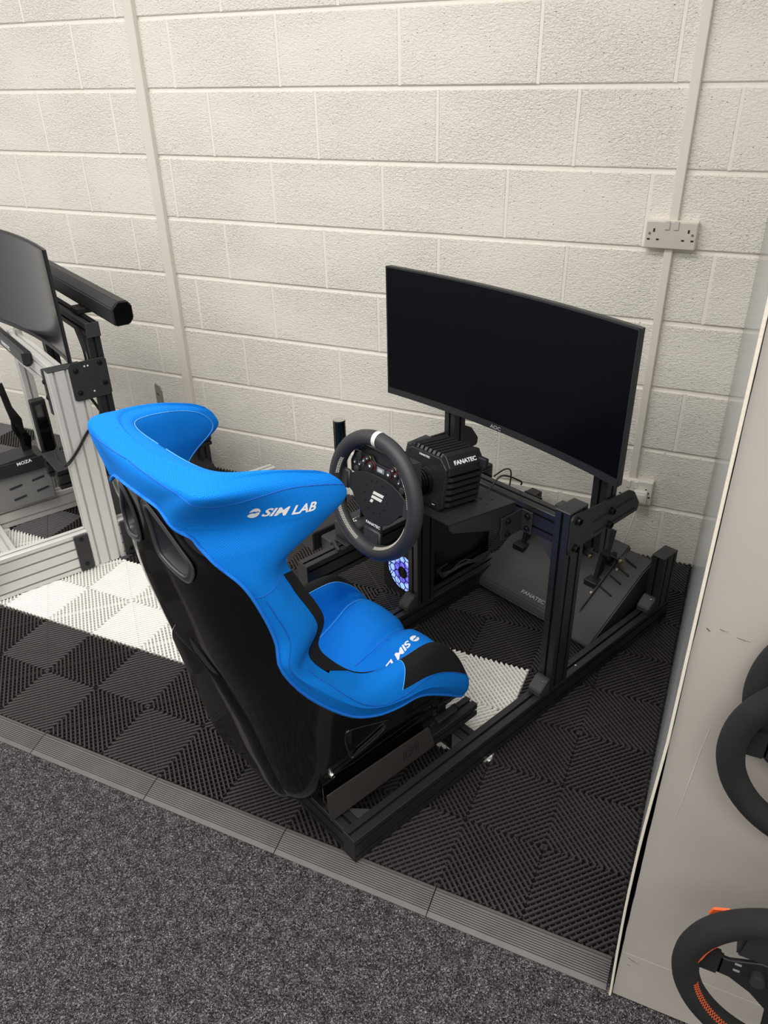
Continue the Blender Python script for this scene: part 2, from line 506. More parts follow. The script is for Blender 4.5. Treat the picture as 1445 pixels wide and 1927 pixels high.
# ------------------------------------------------------------------ the setting: floor, ribbed tiles, edge strips
b = BM()
bmesh.ops.create_grid(b, x_segments=1, y_segments=1, size=1)
for v in b.verts: v.co = Vector((-1.0 + v.co.x * 2.6, -0.3 + v.co.y * 2.1, 0))
floor = solo('floor', b, M['carpet'], kind='structure')
floor['label'] = 'speckled charcoal carpet'
T = 0.355
def tile_bm():
    bm = bmesh.new()
    H = T / 2
    N = 12
    s2 = math.sqrt(0.5)
    pitch = H / N                      # spacing measured along the tile edge
    hw = 0.0029
    zt = 0.018
    def rib(p, q, hw, zt, zb, shape):
        p, q = Vector(p), Vector(q)
        d = (q - p).normalized(); n = Vector((-d.y, d.x, 0))
        A, B = [], []
        for (o, z) in shape:
            A.append(bm.verts.new(p + n * o * hw + Vector((0, 0, z))))
            B.append(bm.verts.new(q + n * o * hw + Vector((0, 0, z))))
        k = len(shape)
        for i in range(k - 1): bm.faces.new((A[i], A[i + 1], B[i + 1], B[i]))
        bm.faces.new(A[::-1]); bm.faces.new(B)
    ribsh = [(-1, 0.004), (-1, zt - 0.0025), (-0.45, zt - 0.0003), (0.45, zt - 0.0003), (1, zt - 0.0025), (1, 0.004)]
    for sx in (0, 1):
        for sy in (0, 1):
            # quadrant: ribs form rings about the tile centre
            cx, cy = (1 if sx else -1), (1 if sy else -1)
            for i in range(2 * N):
                t = (i + 0.5) * pitch
                if t <= H: p, q = (t, 0.0), (0.0, t)
                else: p, q = (H, t - H), (t - H, H)
                e = 0.0012
                P = Vector((p[0], p[1], 0)); Q = Vector((q[0], q[1], 0))
                if (P - Q).length < 0.008: continue
                D = (Q - P).normalized() * e
                P += D; Q -= D
                rib((cx * P.x, cy * P.y, 0), (cx * Q.x, cy * Q.y, 0), hw, zt, 0, ribsh)
            # low cross links
            M_ = 9
            for j in range(-M_, M_ + 1):
                c = j * H / (M_ + 0.5)
                # line x - y = c inside the quadrant square
                p = (max(c, 0), max(-c, 0)); q = (H + min(c, 0), H - max(c, 0))
                if (Vector(p) - Vector(q)).length < 0.01: continue
                rib((cx * p[0], cy * p[1], 0), (cx * q[0], cy * q[1], 0), 0.0012, 0, 0,
                    [(-1, 0.002), (-1, zt - 0.0052), (1, zt - 0.0052), (1, 0.002)])
    # fine seams crossing the tile on its diagonals
    for a, c in (((-H, -H), (H, H)), ((-H, H), (H, -H))):
        rib((a[0], a[1], 0), (c[0], c[1], 0), 0.0006, 0, 0, [(-1, 0.012), (-1, zt - 0.0002), (1, zt - 0.0002), (1, 0.012)])
    bmesh.ops.recalc_face_normals(bm, faces=bm.faces[:])
    return bm
tile_meshes = {}
for key in ('tile_b', 'tile_w'):
    me = bpy.data.meshes.new('floor_tile'); t = tile_bm(); t.to_mesh(me); t.free(); me.materials.append(M[key]); tile_meshes[key] = me
for i in range(-9, 1):
    for j in range(0, 4):
        cx, cy = (i + 0.5) * T, (j + 0.5) * T
        key = 'tile_w' if (j == 1 and i < 0) else 'tile_b'
        o = bpy.data.objects.new('floor_tile', tile_meshes[key])
        COL.objects.link(o)
        o.parent = floor
        o.location = (cx, cy, 0)
        if key == 'tile_w': o['label'] = 'white ribbed floor tile'
b = BM()
shp = [(0.0, 0.0), (0.0, 0.0165), (-0.004, 0.0175), (-0.006, 0.0175), (-0.0062, 0.015), (-0.0085, 0.015), (-0.009, 0.0172)]
y = -0.0125
z = 0.0165
for i in range(9):
    shp += [(y, z), (y - 0.0002, z - 0.0030), (y - 0.0016, z - 0.0032), (y - 0.0018, z - 0.0006)]
    y -= 0.0042; z -= 0.0013
shp += [(-0.0585, 0.002), (-0.0585, 0.0)]
prism(b, [(yy, zz) for yy, zz in shp], lambda yy, zz, t: (t, yy, zz), 0.0012, T - 0.0012)
me = bpy.data.meshes.new('edge_strip'); b.to_mesh(me); b.free(); me.materials.append(M['edge'])
for i in range(-9, 1):
    o = bpy.data.objects.new('edge_strip', me); COL.objects.link(o); o.parent = floor; o.location = (i * T, -0.002, 0)

# ------------------------------------------------------------------ the setting: partition end on the right
XP = 0.3605
part_o = bpy.data.objects.new('wall_right', None); COL.objects.link(part_o); part_o['kind'] = 'structure'; part_o['label'] = 'grey boarded end of a partition wall'
b = BM(); box(b, XP + 0.02, 1.4, -0.035, YW - 0.004, 0, 2.8); solo('core', b, M['slot'], parent=part_o)
# glossy side board, slightly bowed away at its front edge
b = BM()
rows = []
for i in range(41):
    z = 2.8 * (i / 40) ** 1.6
    w = math.sin(min(1, max(0, (z - 0.02) / 0.62)) * PI) * 0.0065
    rows.append([b.verts.new((XP - w, -0.064, z)), b.verts.new((XP - 0.0005, 0.35, z)), b.verts.new((XP - 0.0005, YW - 0.002, z)),
                 b.verts.new((XP + 0.004, YW - 0.002, z)), b.verts.new((XP + 0.004 - w, -0.064, z))])
for i in range(40):
    for j in range(5): b.faces.new((rows[i][j], rows[i][(j + 1) % 5], rows[i + 1][(j + 1) % 5], rows[i + 1][j]))
bmesh.ops.recalc_face_normals(b, faces=b.faces[:])
solo('side_board', b, M['side'], parent=part_o)
b = BM()
rows = []
for i in range(41):
    z = 2.8 * (i / 40) ** 1.6
    w = math.sin(min(1, max(0, (z - 0.02) / 0.62)) * PI) * 0.0065
    rows.append([b.verts.new((XP - 0.0003 - w, -0.0655, z)), b.verts.new((XP + 0.0034 - w, -0.0655, z)), b.verts.new((XP + 0.0034 - w, -0.0635, z)), b.verts.new((XP - 0.0004 - w, -0.0635, z))])
for i in range(40):
    for j in range(4): b.faces.new((rows[i][j], rows[i][(j + 1) % 4], rows[i + 1][(j + 1) % 4], rows[i + 1][j]))
bmesh.ops.recalc_face_normals(b, faces=b.faces[:])
solo('board_edge', b, M['board_edge'], parent=part_o, )
# front boards with a ragged left edge
def front_board(z0, z1, left, name, y=-0.060):
    b = BM()
    pts = [(1.4, z0), (1.4, z1)] + left[::-1]
    prism(b, pts, lambda x, z, t: (x, t, z), y, y + 0.012)
    return solo(name, b, M['board'], parent=part_o)
rnd = random.Random(3)
lft = []
for i in range(60):
    z = 0.135 + (2.8 - 0.135) * (i / 59) ** 1.6
    g = 0.0050 + rnd.uniform(-0.0005, 0.0005)
    lft.append((XP + g, z))
front_board(0.135, 2.8, lft, 'front_board')
lft = [(XP + 0.0055, 0.004), (XP + 0.0052, 0.05), (XP + 0.0050, 0.09), (XP + 0.0052, 0.134)]
front_board(0.004, 0.134, lft, 'kick_board', -0.0605)
b = BM(); box(b, XP + 0.004, 1.4, -0.0585, -0.045, 0.0, 0.008); solo('kick_base', b, M['scuff'], parent=part_o)
# scuffs and scratches (thin flakes of paint on the board)
def streak(pts, w, m, name):
    b = BM()
    y = -0.0606
    P = []
    for i, (x, z) in enumerate(pts):
        ww = w * (0.3 + 0.7 * math.sin(PI * (i + 0.5) / len(pts))) * rnd.uniform(0.6, 1.2)
        P.append((b.verts.new((x - ww, y, z - ww * 0.3)), b.verts.new((x + ww, y, z + ww * 0.3))))
    for i in range(len(P) - 1): b.faces.new((P[i][0], P[i][1], P[i + 1][1], P[i + 1][0]))
    solo(name, b, m, parent=part_o)
streak([(0.377, 0.852), (0.379, 0.850), (0.3815, 0.848)], 0.0011, M['scuff'], 'scuff')
streak([(0.392, 0.855), (0.397, 0.853), (0.4025, 0.853)], 0.0010, M['scuff'], 'scuff')
streak([(0.413, 0.848), (0.424, 0.846), (0.430, 0.846)], 0.0008, M['scuff'], 'scuff')
streak([(0.377, 0.124), (0.388, 0.118), (0.398, 0.115)], 0.0010, M['scuff'], 'scuff')
streak([(0.379, 0.104), (0.384, 0.102)], 0.0012, M['scuff'], 'scuff')
streak([(0.395, 0.103), (0.399, 0.103)], 0.0010, M['scuff'], 'scuff')
streak([(0.3945, 0.50), (0.399, 0.54), (0.402, 0.59), (0.405, 0.64), (0.410, 0.69)], 0.0008, M['scratch'], 'scratch')
#@@ROOM_END
# ------------------------------------------------------------------ black cockpit frame
RC = -0.262
t = Th('cockpit_frame', 'black aluminium profile racing cockpit frame under the blue seat and curved monitor', 'cockpit frame', (RC, 0.6, 0.018), RIG)
ZT = 0.018
def endcap(bm, x0, x1, y0, y1, z0, z1): box(bm, x0, x1, y0, y1, z0, z1, 0.0015)
for s in (0, 1):
    x0, x1 = (-0.04, 0.0) if s else (-0.524, -0.484)
    b = profile(BM(), 'y', 0.003, 1.217, x0, x1, ZT, 0.086, 1, 2)
    part('side_rail', b, M['alu'], t)
    for y in (0.0, 1.217):
        b = BM(); endcap(b, x0 - 0.0005, x1 + 0.0005, y, y + 0.0035, ZT, 0.0865); part('end_cap', b, M['alu_dark'], t)
    # uprights: front (wheel) and far (pedals)
    b = profile(BM(), 'z', 0.086, 0.603, x0, x1, 0.650, 0.719, 1, 2); part('upright', b, M['alu'], t)
    b = BM(); endcap(b, x0 - 0.0005, x1 + 0.0005, 0.6495, 0.7195, 0.603, 0.608); part('end_cap', b, M['cap'], t)
    b = profile(BM(), 'z', 0.086, 0.254, x0, x1, 1.145, 1.214, 1, 2); part('short_upright', b, M['alu'], t)
    b = BM(); endcap(b, x0 - 0.0005, x1 + 0.0005, 1.1445, 1.2145, 0.254, 0.259); part('end_cap', b, M['cap'], t)
    # corner brackets behind each upright
    for y in (0.650, 1.145):
        b = BM()
        prism(b, [(0, 0), (0, 0.040), (-0.012, 0.041), (-0.040, 0.016), (-0.041, 0)], lambda p_, q_, tt: (tt, y + p_, 0.0865 + q_), (x0 + x1) / 2 - 0.019, (x0 + x1) / 2 + 0.019)
        bmesh.ops.bevel(b, geom=b.edges[:], offset=0.002, segments=2, affect='EDGES')
        part('corner_bracket', b, M['cap'], t, label='dark grey wedge-shaped corner bracket')
    # monitor arm plates on the outside of the uprights
    xo = 0.0006 if s else -0.5246
    sg = 1 if s else -1
    poly = [(0.652, 0.512), (0.652, 0.592), (0.657, 0.600), (0.664, 0.602), (0.720, 0.596), (0.882, 0.583), (0.905, 0.570), (0.934, 0.530),
            (0.932, 0.514), (0.926, 0.508), (0.828, 0.508), (0.690, 0.508), (0.684, 0.498), (0.672, 0.492), (0.657, 0.496)]
    b = BM(); prism(b, poly, lambda p_, q_, tt: (tt, p_, q_), xo, xo + sg * 0.006)
    bmesh.ops.bevel(b, geom=[e for e in b.edges], offset=0.0012, segments=2, affect='EDGES')
    pl = part('arm_plate', b, M['steel'], t)
    for (ya, za, yb, zb) in ((0.735, 0.556, 0.896, 0.556), (0.745, 0.522, 0.915, 0.522)):
        b = BM(); tube(b, [(xo + sg * 0.0061, ya, za), (xo + sg * 0.0061, yb, zb)], 0.0036, 10, flat=(1, 0.12) if False else None)
        bmesh.ops.scale(b, vec=(0.12, 1, 1), space=Matrix.Translation((-(xo + sg * 0.0061), 0, 0)), verts=b.verts)
        part('slot', b, M['slot'], t, parent=pl)
    for (y, z) in ((0.673, 0.584), (0.673, 0.512), (0.808, 0.556), (0.806, 0.520)):
        b = BM(); bolt(b, (xo + sg * 0.006, y, z), (sg, 0, 0), 0.0085, 0.009); part('bolt', b, M['bolt'], t, smooth=30)
    # seat rails on the two lower crossbeams
    xs = (-0.108, -0.070) if s else (-0.454, -0.416)
    b = profile(BM(), 'y', 0.004, 0.452, xs[0], xs[1], 0.087, 0.124, 1, 1); part('seat_rail', b, M['alu'], t)
    # monitor posts
    xm = (-0.041, 0.0) if s else (-0.524, -0.484)
    b = profile(BM(), 'z', 0.440, 0.86, xm[0], xm[1], 0.790, 0.832, 1, 1); part('monitor_post', b, M['alu'], t)
for (y0, y1) in ((0.004, 0.044), (0.372, 0.412)):
    b = profile(BM(), 'x', -0.484, -0.040, y0, y1, ZT, 0.084, 1, 2); part('cross_beam', b, M['alu'], t)
b = BM(); prism(b, [(0, 0), (0.036, 0), (0, 0.036)], lambda p_, q_, tt: (-0.041 - p_, 0.045 + q_, tt), 0.060, 0.083); part('corner_bracket', b, M['cap'], t)
b = BM(); prism(b, [(0, 0), (0.036, 0), (0, 0.036)], lambda p_, q_, tt: (-0.041 - p_, 0.371 - q_, tt), 0.040, 0.079); part('corner_bracket', b, M['cap'], t)
# upper beam between the uprights, seen behind the wheel deck
b = profile(BM(), 'x', -0.484, -0.040, 0.662, 0.702, 0.508, 0.578, 1, 2); part('cross_beam', b, M['alu'], t)
b = BM(); prism(b, [(0, 0), (0.055, 0), (0, 0.060)], lambda p_, q_, tt: (-0.041 - p_, tt, 0.507 - q_), 0.664, 0.700); part('corner_bracket', b, M['cap'], t)
b = BM(); prism(b, [(0, 0), (0.030, 0), (0, 0.026)], lambda p_, q_, tt: (tt, 0.704 + p_, 0.579 - q_), -0.080, -0.045); part('corner_bracket', b, M['cap'], t)
# rear beam across the far end
b = profile(BM(), 'x', -0.484, -0.040, 1.160, 1.200, ZT, 0.084, 1, 2); part('cross_beam', b, M['alu'], t)
# L brackets bolting the deck to the beam
for sg in (1, -1):
    xo = RC + sg * 0.121
    b = BM()
    box(b, xo, xo + sg * 0.0035, 0.585, 0.6615, 0.502, 0.562, 0.001)
    box(b, xo, xo + sg * 0.034, 0.658, 0.6618, 0.502, 0.562, 0.001)
    part('angle_bracket', b, M['steel'], t)
    for z in (0.549, 0.515):
        b = BM(); bolt(b, (xo + sg * 0.0035, 0.606, z), (sg, 0, 0), 0.006, 0.006); part('bolt', b, M['bolt'], t, smooth=30)
        b = BM(); bolt(b, (xo + sg * 0.021, 0.658, z), (0, -1, 0), 0.006, 0.006); part('bolt', b, M['bolt'], t, smooth=30)
for (x, y, z) in ((-0.02, 0.6305, 0.1), (-0.02, 1.126, 0.1)):
    b = BM(); bolt(b, (x + 0.012, y - 0.004, z + 0.028), (0, -0.4, 1), 0.003, 0.003, False); part('bolt', b, M['chrome'], t)
b = BM(); cyl(b, (-0.012, 0.775, 0.0862), (-0.012, 0.775, 0.089), 0.003, 10); part('bolt', b, M['chrome'], t)

# wheel deck: folded plate carrying the wheel base
t = Th('wheel_deck', 'black folded steel wheel deck with four holes under the ribbed wheel base', 'mounting plate', (RC, 0.5, 0.5), RIG)
b = BM(); c_, s_ = math.cos(math.radians(-8)), math.sin(math.radians(-8))
W2 = 0.118
prof = []
top = lambda y: 0.592 + (0.585 - y) * 0.14
def sheet(bm, pts, th=0.003):
    prism(bm, pts[0], pts[1], pts[2], pts[3])
b = BM()
prism(b, [(0.415, top(0.415)), (0.640, top(0.640)), (0.640, top(0.640) - 0.003), (0.415, top(0.415) - 0.003)], lambda y, z, x: (x, y, z), RC - W2, RC + W2)
deck = part('top_plate', b, M['steel'], t)
for sg in (1, -1):
    b = BM()
    prism(b, [(0.415, top(0.415)), (0.640, top(0.640)), (0.640, 0.525), (0.602, 0.524), (0.430, top(0.430) - 0.026), (0.418, top(0.418) - 0.016)],
          lambda y, z, x: (x, y, z), RC + sg * W2, RC + sg * (W2 - 0.003))
    bmesh.ops.bevel(b, geom=b.edges[:], offset=0.0009, segments=1, affect='EDGES')
    part('side_flange', b, M['steel'], t)
for (dx, y) in ((0.078, 0.600), (0.060, 0.580), (0.088, 0.572), (0.062, 0.552)):
    b = BM(); cyl(b, (RC + dx, y, top(y) - 0.001), (RC + dx, y, top(y) + 0.0004), 0.0042, 12); part('hole', b, M['slot'], t)

# ------------------------------------------------------------------ direct-drive wheel base
TI = math.radians(8.4)
WC = Vector((RC, 0.305, 0.683))                       # wheel centre
AX = Vector((0, math.cos(TI), -math.sin(TI)))          # axis from driver into the base
UP = Vector((0, math.sin(TI), math.cos(TI)))
XV = Vector((1, 0, 0))
t = Th('steering_motor', 'black ribbed direct-drive wheel base with white lettering behind the steering wheel', 'steering motor', (RC, 0.50, 0.590), RIG)
BC = WC + AX * 0.150 + UP * 0.006                                   # centre of the front face
def wb(x, y, z): return BC + XV * x + AX * y + UP * z
def wbox(bm, x0, x1, y0, y1, z0, z1, bev=0.001):
    m_ = Matrix.Identity(4)
    for i, v in enumerate((XV, AX, UP)):
        for j in range(3): m_[j][i] = v[j]
    m_.translation = BC
    return box(bm, x0, x1, y0, y1, z0, z1, bev, m_)
hw_, hh = 0.066, 0.066
# core
b = BM()
oct_ = lambda w, h, c: [(-w + c, -h), (w - c, -h), (w, -h + c), (w, h - c), (w - c, h), (-w + c, h), (-w, h - c), (-w, -h + c)]
prism(b, oct_(0.056, 0.062, 0.014), lambda x, z, y: wb(x, y, z), 0.004, 0.118); part('core', b, M['alu_dark'], t)
b = BM(); prism(b, oct_(hw_, hh, 0.020), lambda x, z, y: wb(x, y, z), -0.004, 0.006)
bmesh.ops.bevel(b, geom=b.edges[:], offset=0.0012, segments=1, affect='EDGES'); part('face_plate', b, M['alu'], t)
b = BM(); prism(b, oct_(hw_ * 0.97, hh * 0.97, 0.016), lambda x, z, y: wb(x, y, z), 0.112, 0.120); part('rear_plate', b, M['alu'], t)
# cooling fins: top
for i in range(7):
    x = -0.0385 + i * 0.0128
    b = BM()
    prism(b, [(0.005, 0.050), (0.000, 0.056), (0.012, 0.072), (0.112, 0.072), (0.116, 0.05)], lambda y, z, xx: wb(xx, y, z), x - 0.0038, x + 0.0038)
    part('cooling_fin', b, M['alu'], t)
# cooling fins: both sides
for sg in (1, -1):
    for i in range(5):
        z = 0.019 - i * 0.0152
        b = BM()
        prism(b, [(0.048, 0.004), (0.056, 0.002), (0.068, 0.020), (0.068, 0.114), (0.050, 0.116)], lambda x, y, zz: wb(sg * x, y, zz), z - 0.0046, z + 0.0046)
        part('cooling_fin', b, M['alu'], t)
    # shoulder block with lettering
    b = BM()
    prism(b, [(0.042, 0.073), (0.053, 0.073), (0.070, 0.050), (0.070, 0.030), (0.044, 0.030)], lambda x, z, y: wb(sg * x, y, z), 0.003, 0.114)
    bmesh.ops.bevel(b, geom=b.edges[:], offset=0.0012, segments=1, affect='EDGES')
    blk = part('shoulder_block', b, M['alu'], t)
    b = BM(); prism(b, [(0.050, -0.062), (0.068, -0.060), (0.068, -0.052), (0.046, -0.052), (0.046, -0.062)], lambda x, z, y: wb(sg * x, y, z), 0.006, 0.116); part('foot_block', b, M['alu'], t)
b = text_bm('FANATEC', 0.0135, 0.0004, 0.0, 0.0002, xs=1.22)
nA = (Vector((0.070, 0, 0.050)) - Vector((0.053, 0, 0.073)))
up_ = (XV * (-nA.x) + UP * (-nA.z)).normalized()
lay(b, wb(0.0672, 0.020, 0.0540), AX, up_, 0.0006); part('lettering', b, M['white_print'], t)
b = text_bm('FANATEC', 0.0062, 0.0002, 0.0, 0.0001, xs=1.2)
lay(b, wb(-0.018, -0.0045, 0.057), XV, UP, 0.0004); part('lettering', b, M['white_print'], t)
for (x, z) in ((-0.055, 0.058), (0.055, 0.058), (-0.055, -0.058), (0.055, -0.058)):
    b = BM(); cyl(b, wb(x * 0.93, -0.0042, z * 0.93), wb(x * 0.93, -0.0048, z * 0.93), 0.0052, 14); part('screw_hole', b, M['slot'], t)
b = BM(); wbox(b, 0.030, 0.054, -0.0055, -0.002, -0.052, -0.034, 0.001); sl = part('power_button', b, M['alu_dark'], t)
b = BM(); wbox(b, 0.038, 0.046, -0.0062, -0.0054, -0.0435, -0.0422, 0); part('mark', b, M['white_print'], t, parent=sl)
b = BM(); wbox(b, 0.058, 0.086, 0.100, 0.114, 0.036, 0.058, 0.002); part('rear_knob', b, M['alu_dark'], t)
# shaft
b = BM()
for i in range(6): tube(b, [BC - AX * (0.004 + i * 0.007), BC - AX * (0.009 + i * 0.007)], 0.034 - i * 0.0012, 24)
tube(b, [BC + AX * 0.002, BC - AX * 0.06], 0.027, 24)
part('shaft', b, M['gloss'], t, smooth=30)
b = BM(); tube(b, [BC - AX * 0.010, BC - AX * 0.0125], 0.0352, 24); part('shaft_ring', b, M['bolt'], t, smooth=30)

# ------------------------------------------------------------------ steering wheel in the cockpit
def wheel(name, label, C, AXw, UPw, frame, base, R, r, rimmat, stitchmat, marker, hub, group=None):
    Xw = UPw.cross(-AXw).normalized() if False else AXw.cross(UPw).normalized()
    t = Th(name, label, 'steering wheel', base, frame, group)
    def W(x, z, y=0.0): return C + Xw * x + UPw * z + AXw * y
    pts = [W(R * math.cos(a), R * math.sin(a)) for a in [2 * PI * i / 72 for i in range(72)]]
    b = tube(BM(), pts, r, 18, closed=True, flat=(1, 1.0))
    rim = part('rim', b, rimmat, t, smooth=60)
    if marker:
        a = PI / 2
        pts = [W(R * math.cos(a + d), R * math.sin(a + d)) for d in (-0.045, 0, 0.045)]
        b = tube(BM(), pts, r + 0.0006, 20, caps=False); part('centre_marker', b, M['plastic_w'], t, smooth=60, parent=rim)
    # cross stitching along the inner side of the rim, facing the driver
    def stitches(a0, a1):
        n = int(abs(a1 - a0) * R / 0.0048)
        b = BM()
        for i in range(n):
            aa, ab = a0 + (a1 - a0) * i / n, a0 + (a1 - a0) * (i + 1) / n
            for (p0, p1) in ((-1, 1), (1, -1)):
                q = []
                for (a, o) in ((aa, p0), (ab, p1)):
                    ang = math.radians(180 - 38 + o * 13)    # around the tube: 180 = inward
                    rr = R + (r + 0.0004) * math.cos(ang)
                    q.append(W(rr * math.cos(a), rr * math.sin(a), -(r + 0.0004) * math.sin(ang)))
                tube(b, q, 0.00042, 4)
        o = part('stitching', b, stitchmat, t, parent=rim)
        o['label'] = 'cross stitching along the inside of the rim'
    if stitchmat:
        stitches(math.radians(150), math.radians(172)); stitches(math.radians(196), math.radians(255)); stitches(math.radians(283), math.radians(345)); stitches(math.radians(8), math.radians(40))
    hub(t, W, Xw, rim)
    return t

def hub_a(t, W, Xw, rim):
    # three-spoke centre plate, slightly behind the rim plane
    y0 = 0.006
    outl = [(-0.122, 0.020), (-0.085, 0.022), (-0.072, 0.030), (-0.045, 0.040), (-0.02, 0.0435), (0.02, 0.0435), (0.045, 0.040), (0.072, 0.030), (0.085, 0.022), (0.122, 0.020),
            (0.122, -0.012), (0.088, -0.013), (0.076, -0.018), (0.066, -0.032), (0.046, -0.052), (0.026, -0.064), (0.023, -0.122), (-0.023, -0.122), (-0.026, -0.064),
            (-0.046, -0.052), (-0.066, -0.032), (-0.076, -0.018), (-0.088, -0.013), (-0.122, -0.012)]
    b = BM(); prism(b, outl, lambda x, z, y: W(x, z, y), y0, y0 + 0.005)
    bmesh.ops.bevel(b, geom=b.edges[:], offset=0.0006, segments=1, affect='EDGES')
    hub = part('centre_plate', b, M['alu_dark'], t)
    # leather-wrapped spoke ends
    for (x0, x1, z0, z1) in ((-0.124, -0.086, -0.016, 0.028), (0.086, 0.124, -0.016, 0.028), (-0.027, 0.027, -0.124, -0.078)):
        b = BM()
        cx, cz = (x0 + x1) / 2, (z0 + z1) / 2
        n = 6
        prism(b, [(x0, z0), (x1, z0), (x1, z1), (x0, z1)], lambda x, z, y: W(x, z, y), 0.001, 0.013)
        bmesh.ops.bevel(b, geom=b.edges[:], offset=0.004, segments=3, affect='EDGES')
        part('spoke_wrap', b, M['rubber'], t, smooth=50)
    # logo bars
    for (x0, x1, z0, z1) in ((-0.010, 0.022, 0.003, 0.010), (-0.014, 0.018, -0.0075, -0.0005), (-0.017, -0.009, -0.018, -0.011)):
        b = BM(); sh = 0.0035
        prism(b, [(x0, z0), (x1, z0), (x1 + sh, z1), (x0 + sh, z1)], lambda x, z, y: W(x, z - 0.002, y), y0 - 0.0004, y0); part('logo_bar', b, M['plastic_w'], t, parent=hub)
    b = text_bm('FANATEC', 0.0088, 0.0002, 0.0, 0.0001, align='CENTER', xs=1.2)
    lay(b, W(0.0, -0.072, y0 - 0.0004), Xw, UPc, 0); part('lettering', b, M['white_print'], t, parent=hub)
    for a in range(12):
        an = a * PI / 6
        b = BM(); cyl(b, W(0.036 * math.cos(an), 0.036 * math.sin(an) - 0.004, y0 + 0.001), W(0.036 * math.cos(an), 0.036 * math.sin(an) - 0.004, y0 - 0.0006), 0.0018, 8); part('screw', b, M['bolt'], t, parent=hub)
    # button box above the plate
    b = BM()
    prism(b, [(-0.094, 0.024), (0.094, 0.024), (0.098, 0.048), (0.086, 0.074), (0.030, 0.078), (0.018, 0.066), (-0.018, 0.066), (-0.030, 0.078), (-0.086, 0.074), (-0.098, 0.048)],
          lambda x, z, y: W(x, z, y), 0.014, 0.020)
    bmesh.ops.bevel(b, geom=b.edges[:], offset=0.001, segments=1, affect='EDGES')
    bb = part('button_panel', b, M['alu_dark'], t)
    b = BM(); prism(b, [(-0.082, 0.030), (0.082, 0.030), (0.074, 0.090), (-0.074, 0.090)], lambda x, z, y: W(x, z, y), 0.021, 0.060)
    bmesh.ops.bevel(b, geom=b.edges[:], offset=0.003, segments=2, affect='EDGES')
    part('housing', b, M['steel'], t)
    b = BM(); prism(b, [(-0.060, 0.028), (0.060, 0.028), (0.060, -0.03), (-0.060, -0.03)], lambda x, z, y: W(x, z, y), 0.024, 0.055)
    part('hub_box', b, M['alu_dark'], t)
    b = BM(); prism(b, [(-0.011, 0.050), (0.011, 0.050), (0.011, 0.061), (-0.011, 0.061)], lambda x, z, y: W(x, z, y), 0.0125, 0.014); part('display', b, M['lcd'], t, parent=bb)
    b = text_bm('888', 0.009, 0.0, 0, 0.0001, align='CENTER'); lay(b, W(0, 0.0525, 0.0122), Xw, UPc); part('digits', b, M['white_print'], t, parent=bb)
    for sx in (1, -1):
        for (x, z, r_, ring) in ((0.029, 0.057, 0.0085, 'red'), (0.050, 0.062, 0.006, 'red'), (0.040, 0.070, 0.005, 'brass'), (0.068, 0.066, 0.009, None), (0.062, 0.050, 0.005, 'grey_print'), (0.078, 0.050, 0.0055, 'grey_print'), (0.072, 0.036, 0.008, None)):
            b = BM(); tube(b, [W(sx * x, z, 0.014), W(sx * x, z, 0.009), W(sx * x, z, 0.008)], [r_, r_, r_ * 0.8], 14); k = part('button', b, M['rubber'], t, smooth=35, parent=bb)
            if ring:
                b = BM(); pts = [W(sx * x + (r_ + 0.001) * math.cos(a * PI / 8), z + (r_ + 0.001) * math.sin(a * PI / 8), 0.0136) for a in range(16)]
                tube(b, pts, 0.0005, 4, closed=True); part('button_ring', b, M[ring], t, parent=bb)
                b = BM(); tube(b, [W(sx * x, z, 0.0079), W(sx * x, z, 0.0077)], r_ * 0.35, 6); part('button_mark', b, M['white_print'], t, parent=bb)
    # shift paddles
    for sx in (1, -1):
        b = BM(); prism(b, [(0.03, 0.0), (0.092, 0.030), (0.098, 0.012), (0.096, -0.03), (0.03, -0.02)], lambda x, z, y: W(sx * x, z, y), 0.040, 0.043); part('shift_paddle', b, M['alu_dark'], t)
UPc = UP
wheel('steering_wheel', 'black leather round steering wheel with a white top marker in front of the wheel base', WC, AX, UP, RIG, (RC, 0.305, 0.54), 0.1265, 0.0168, M['rubber'], M['stitch'], True, hub_a)

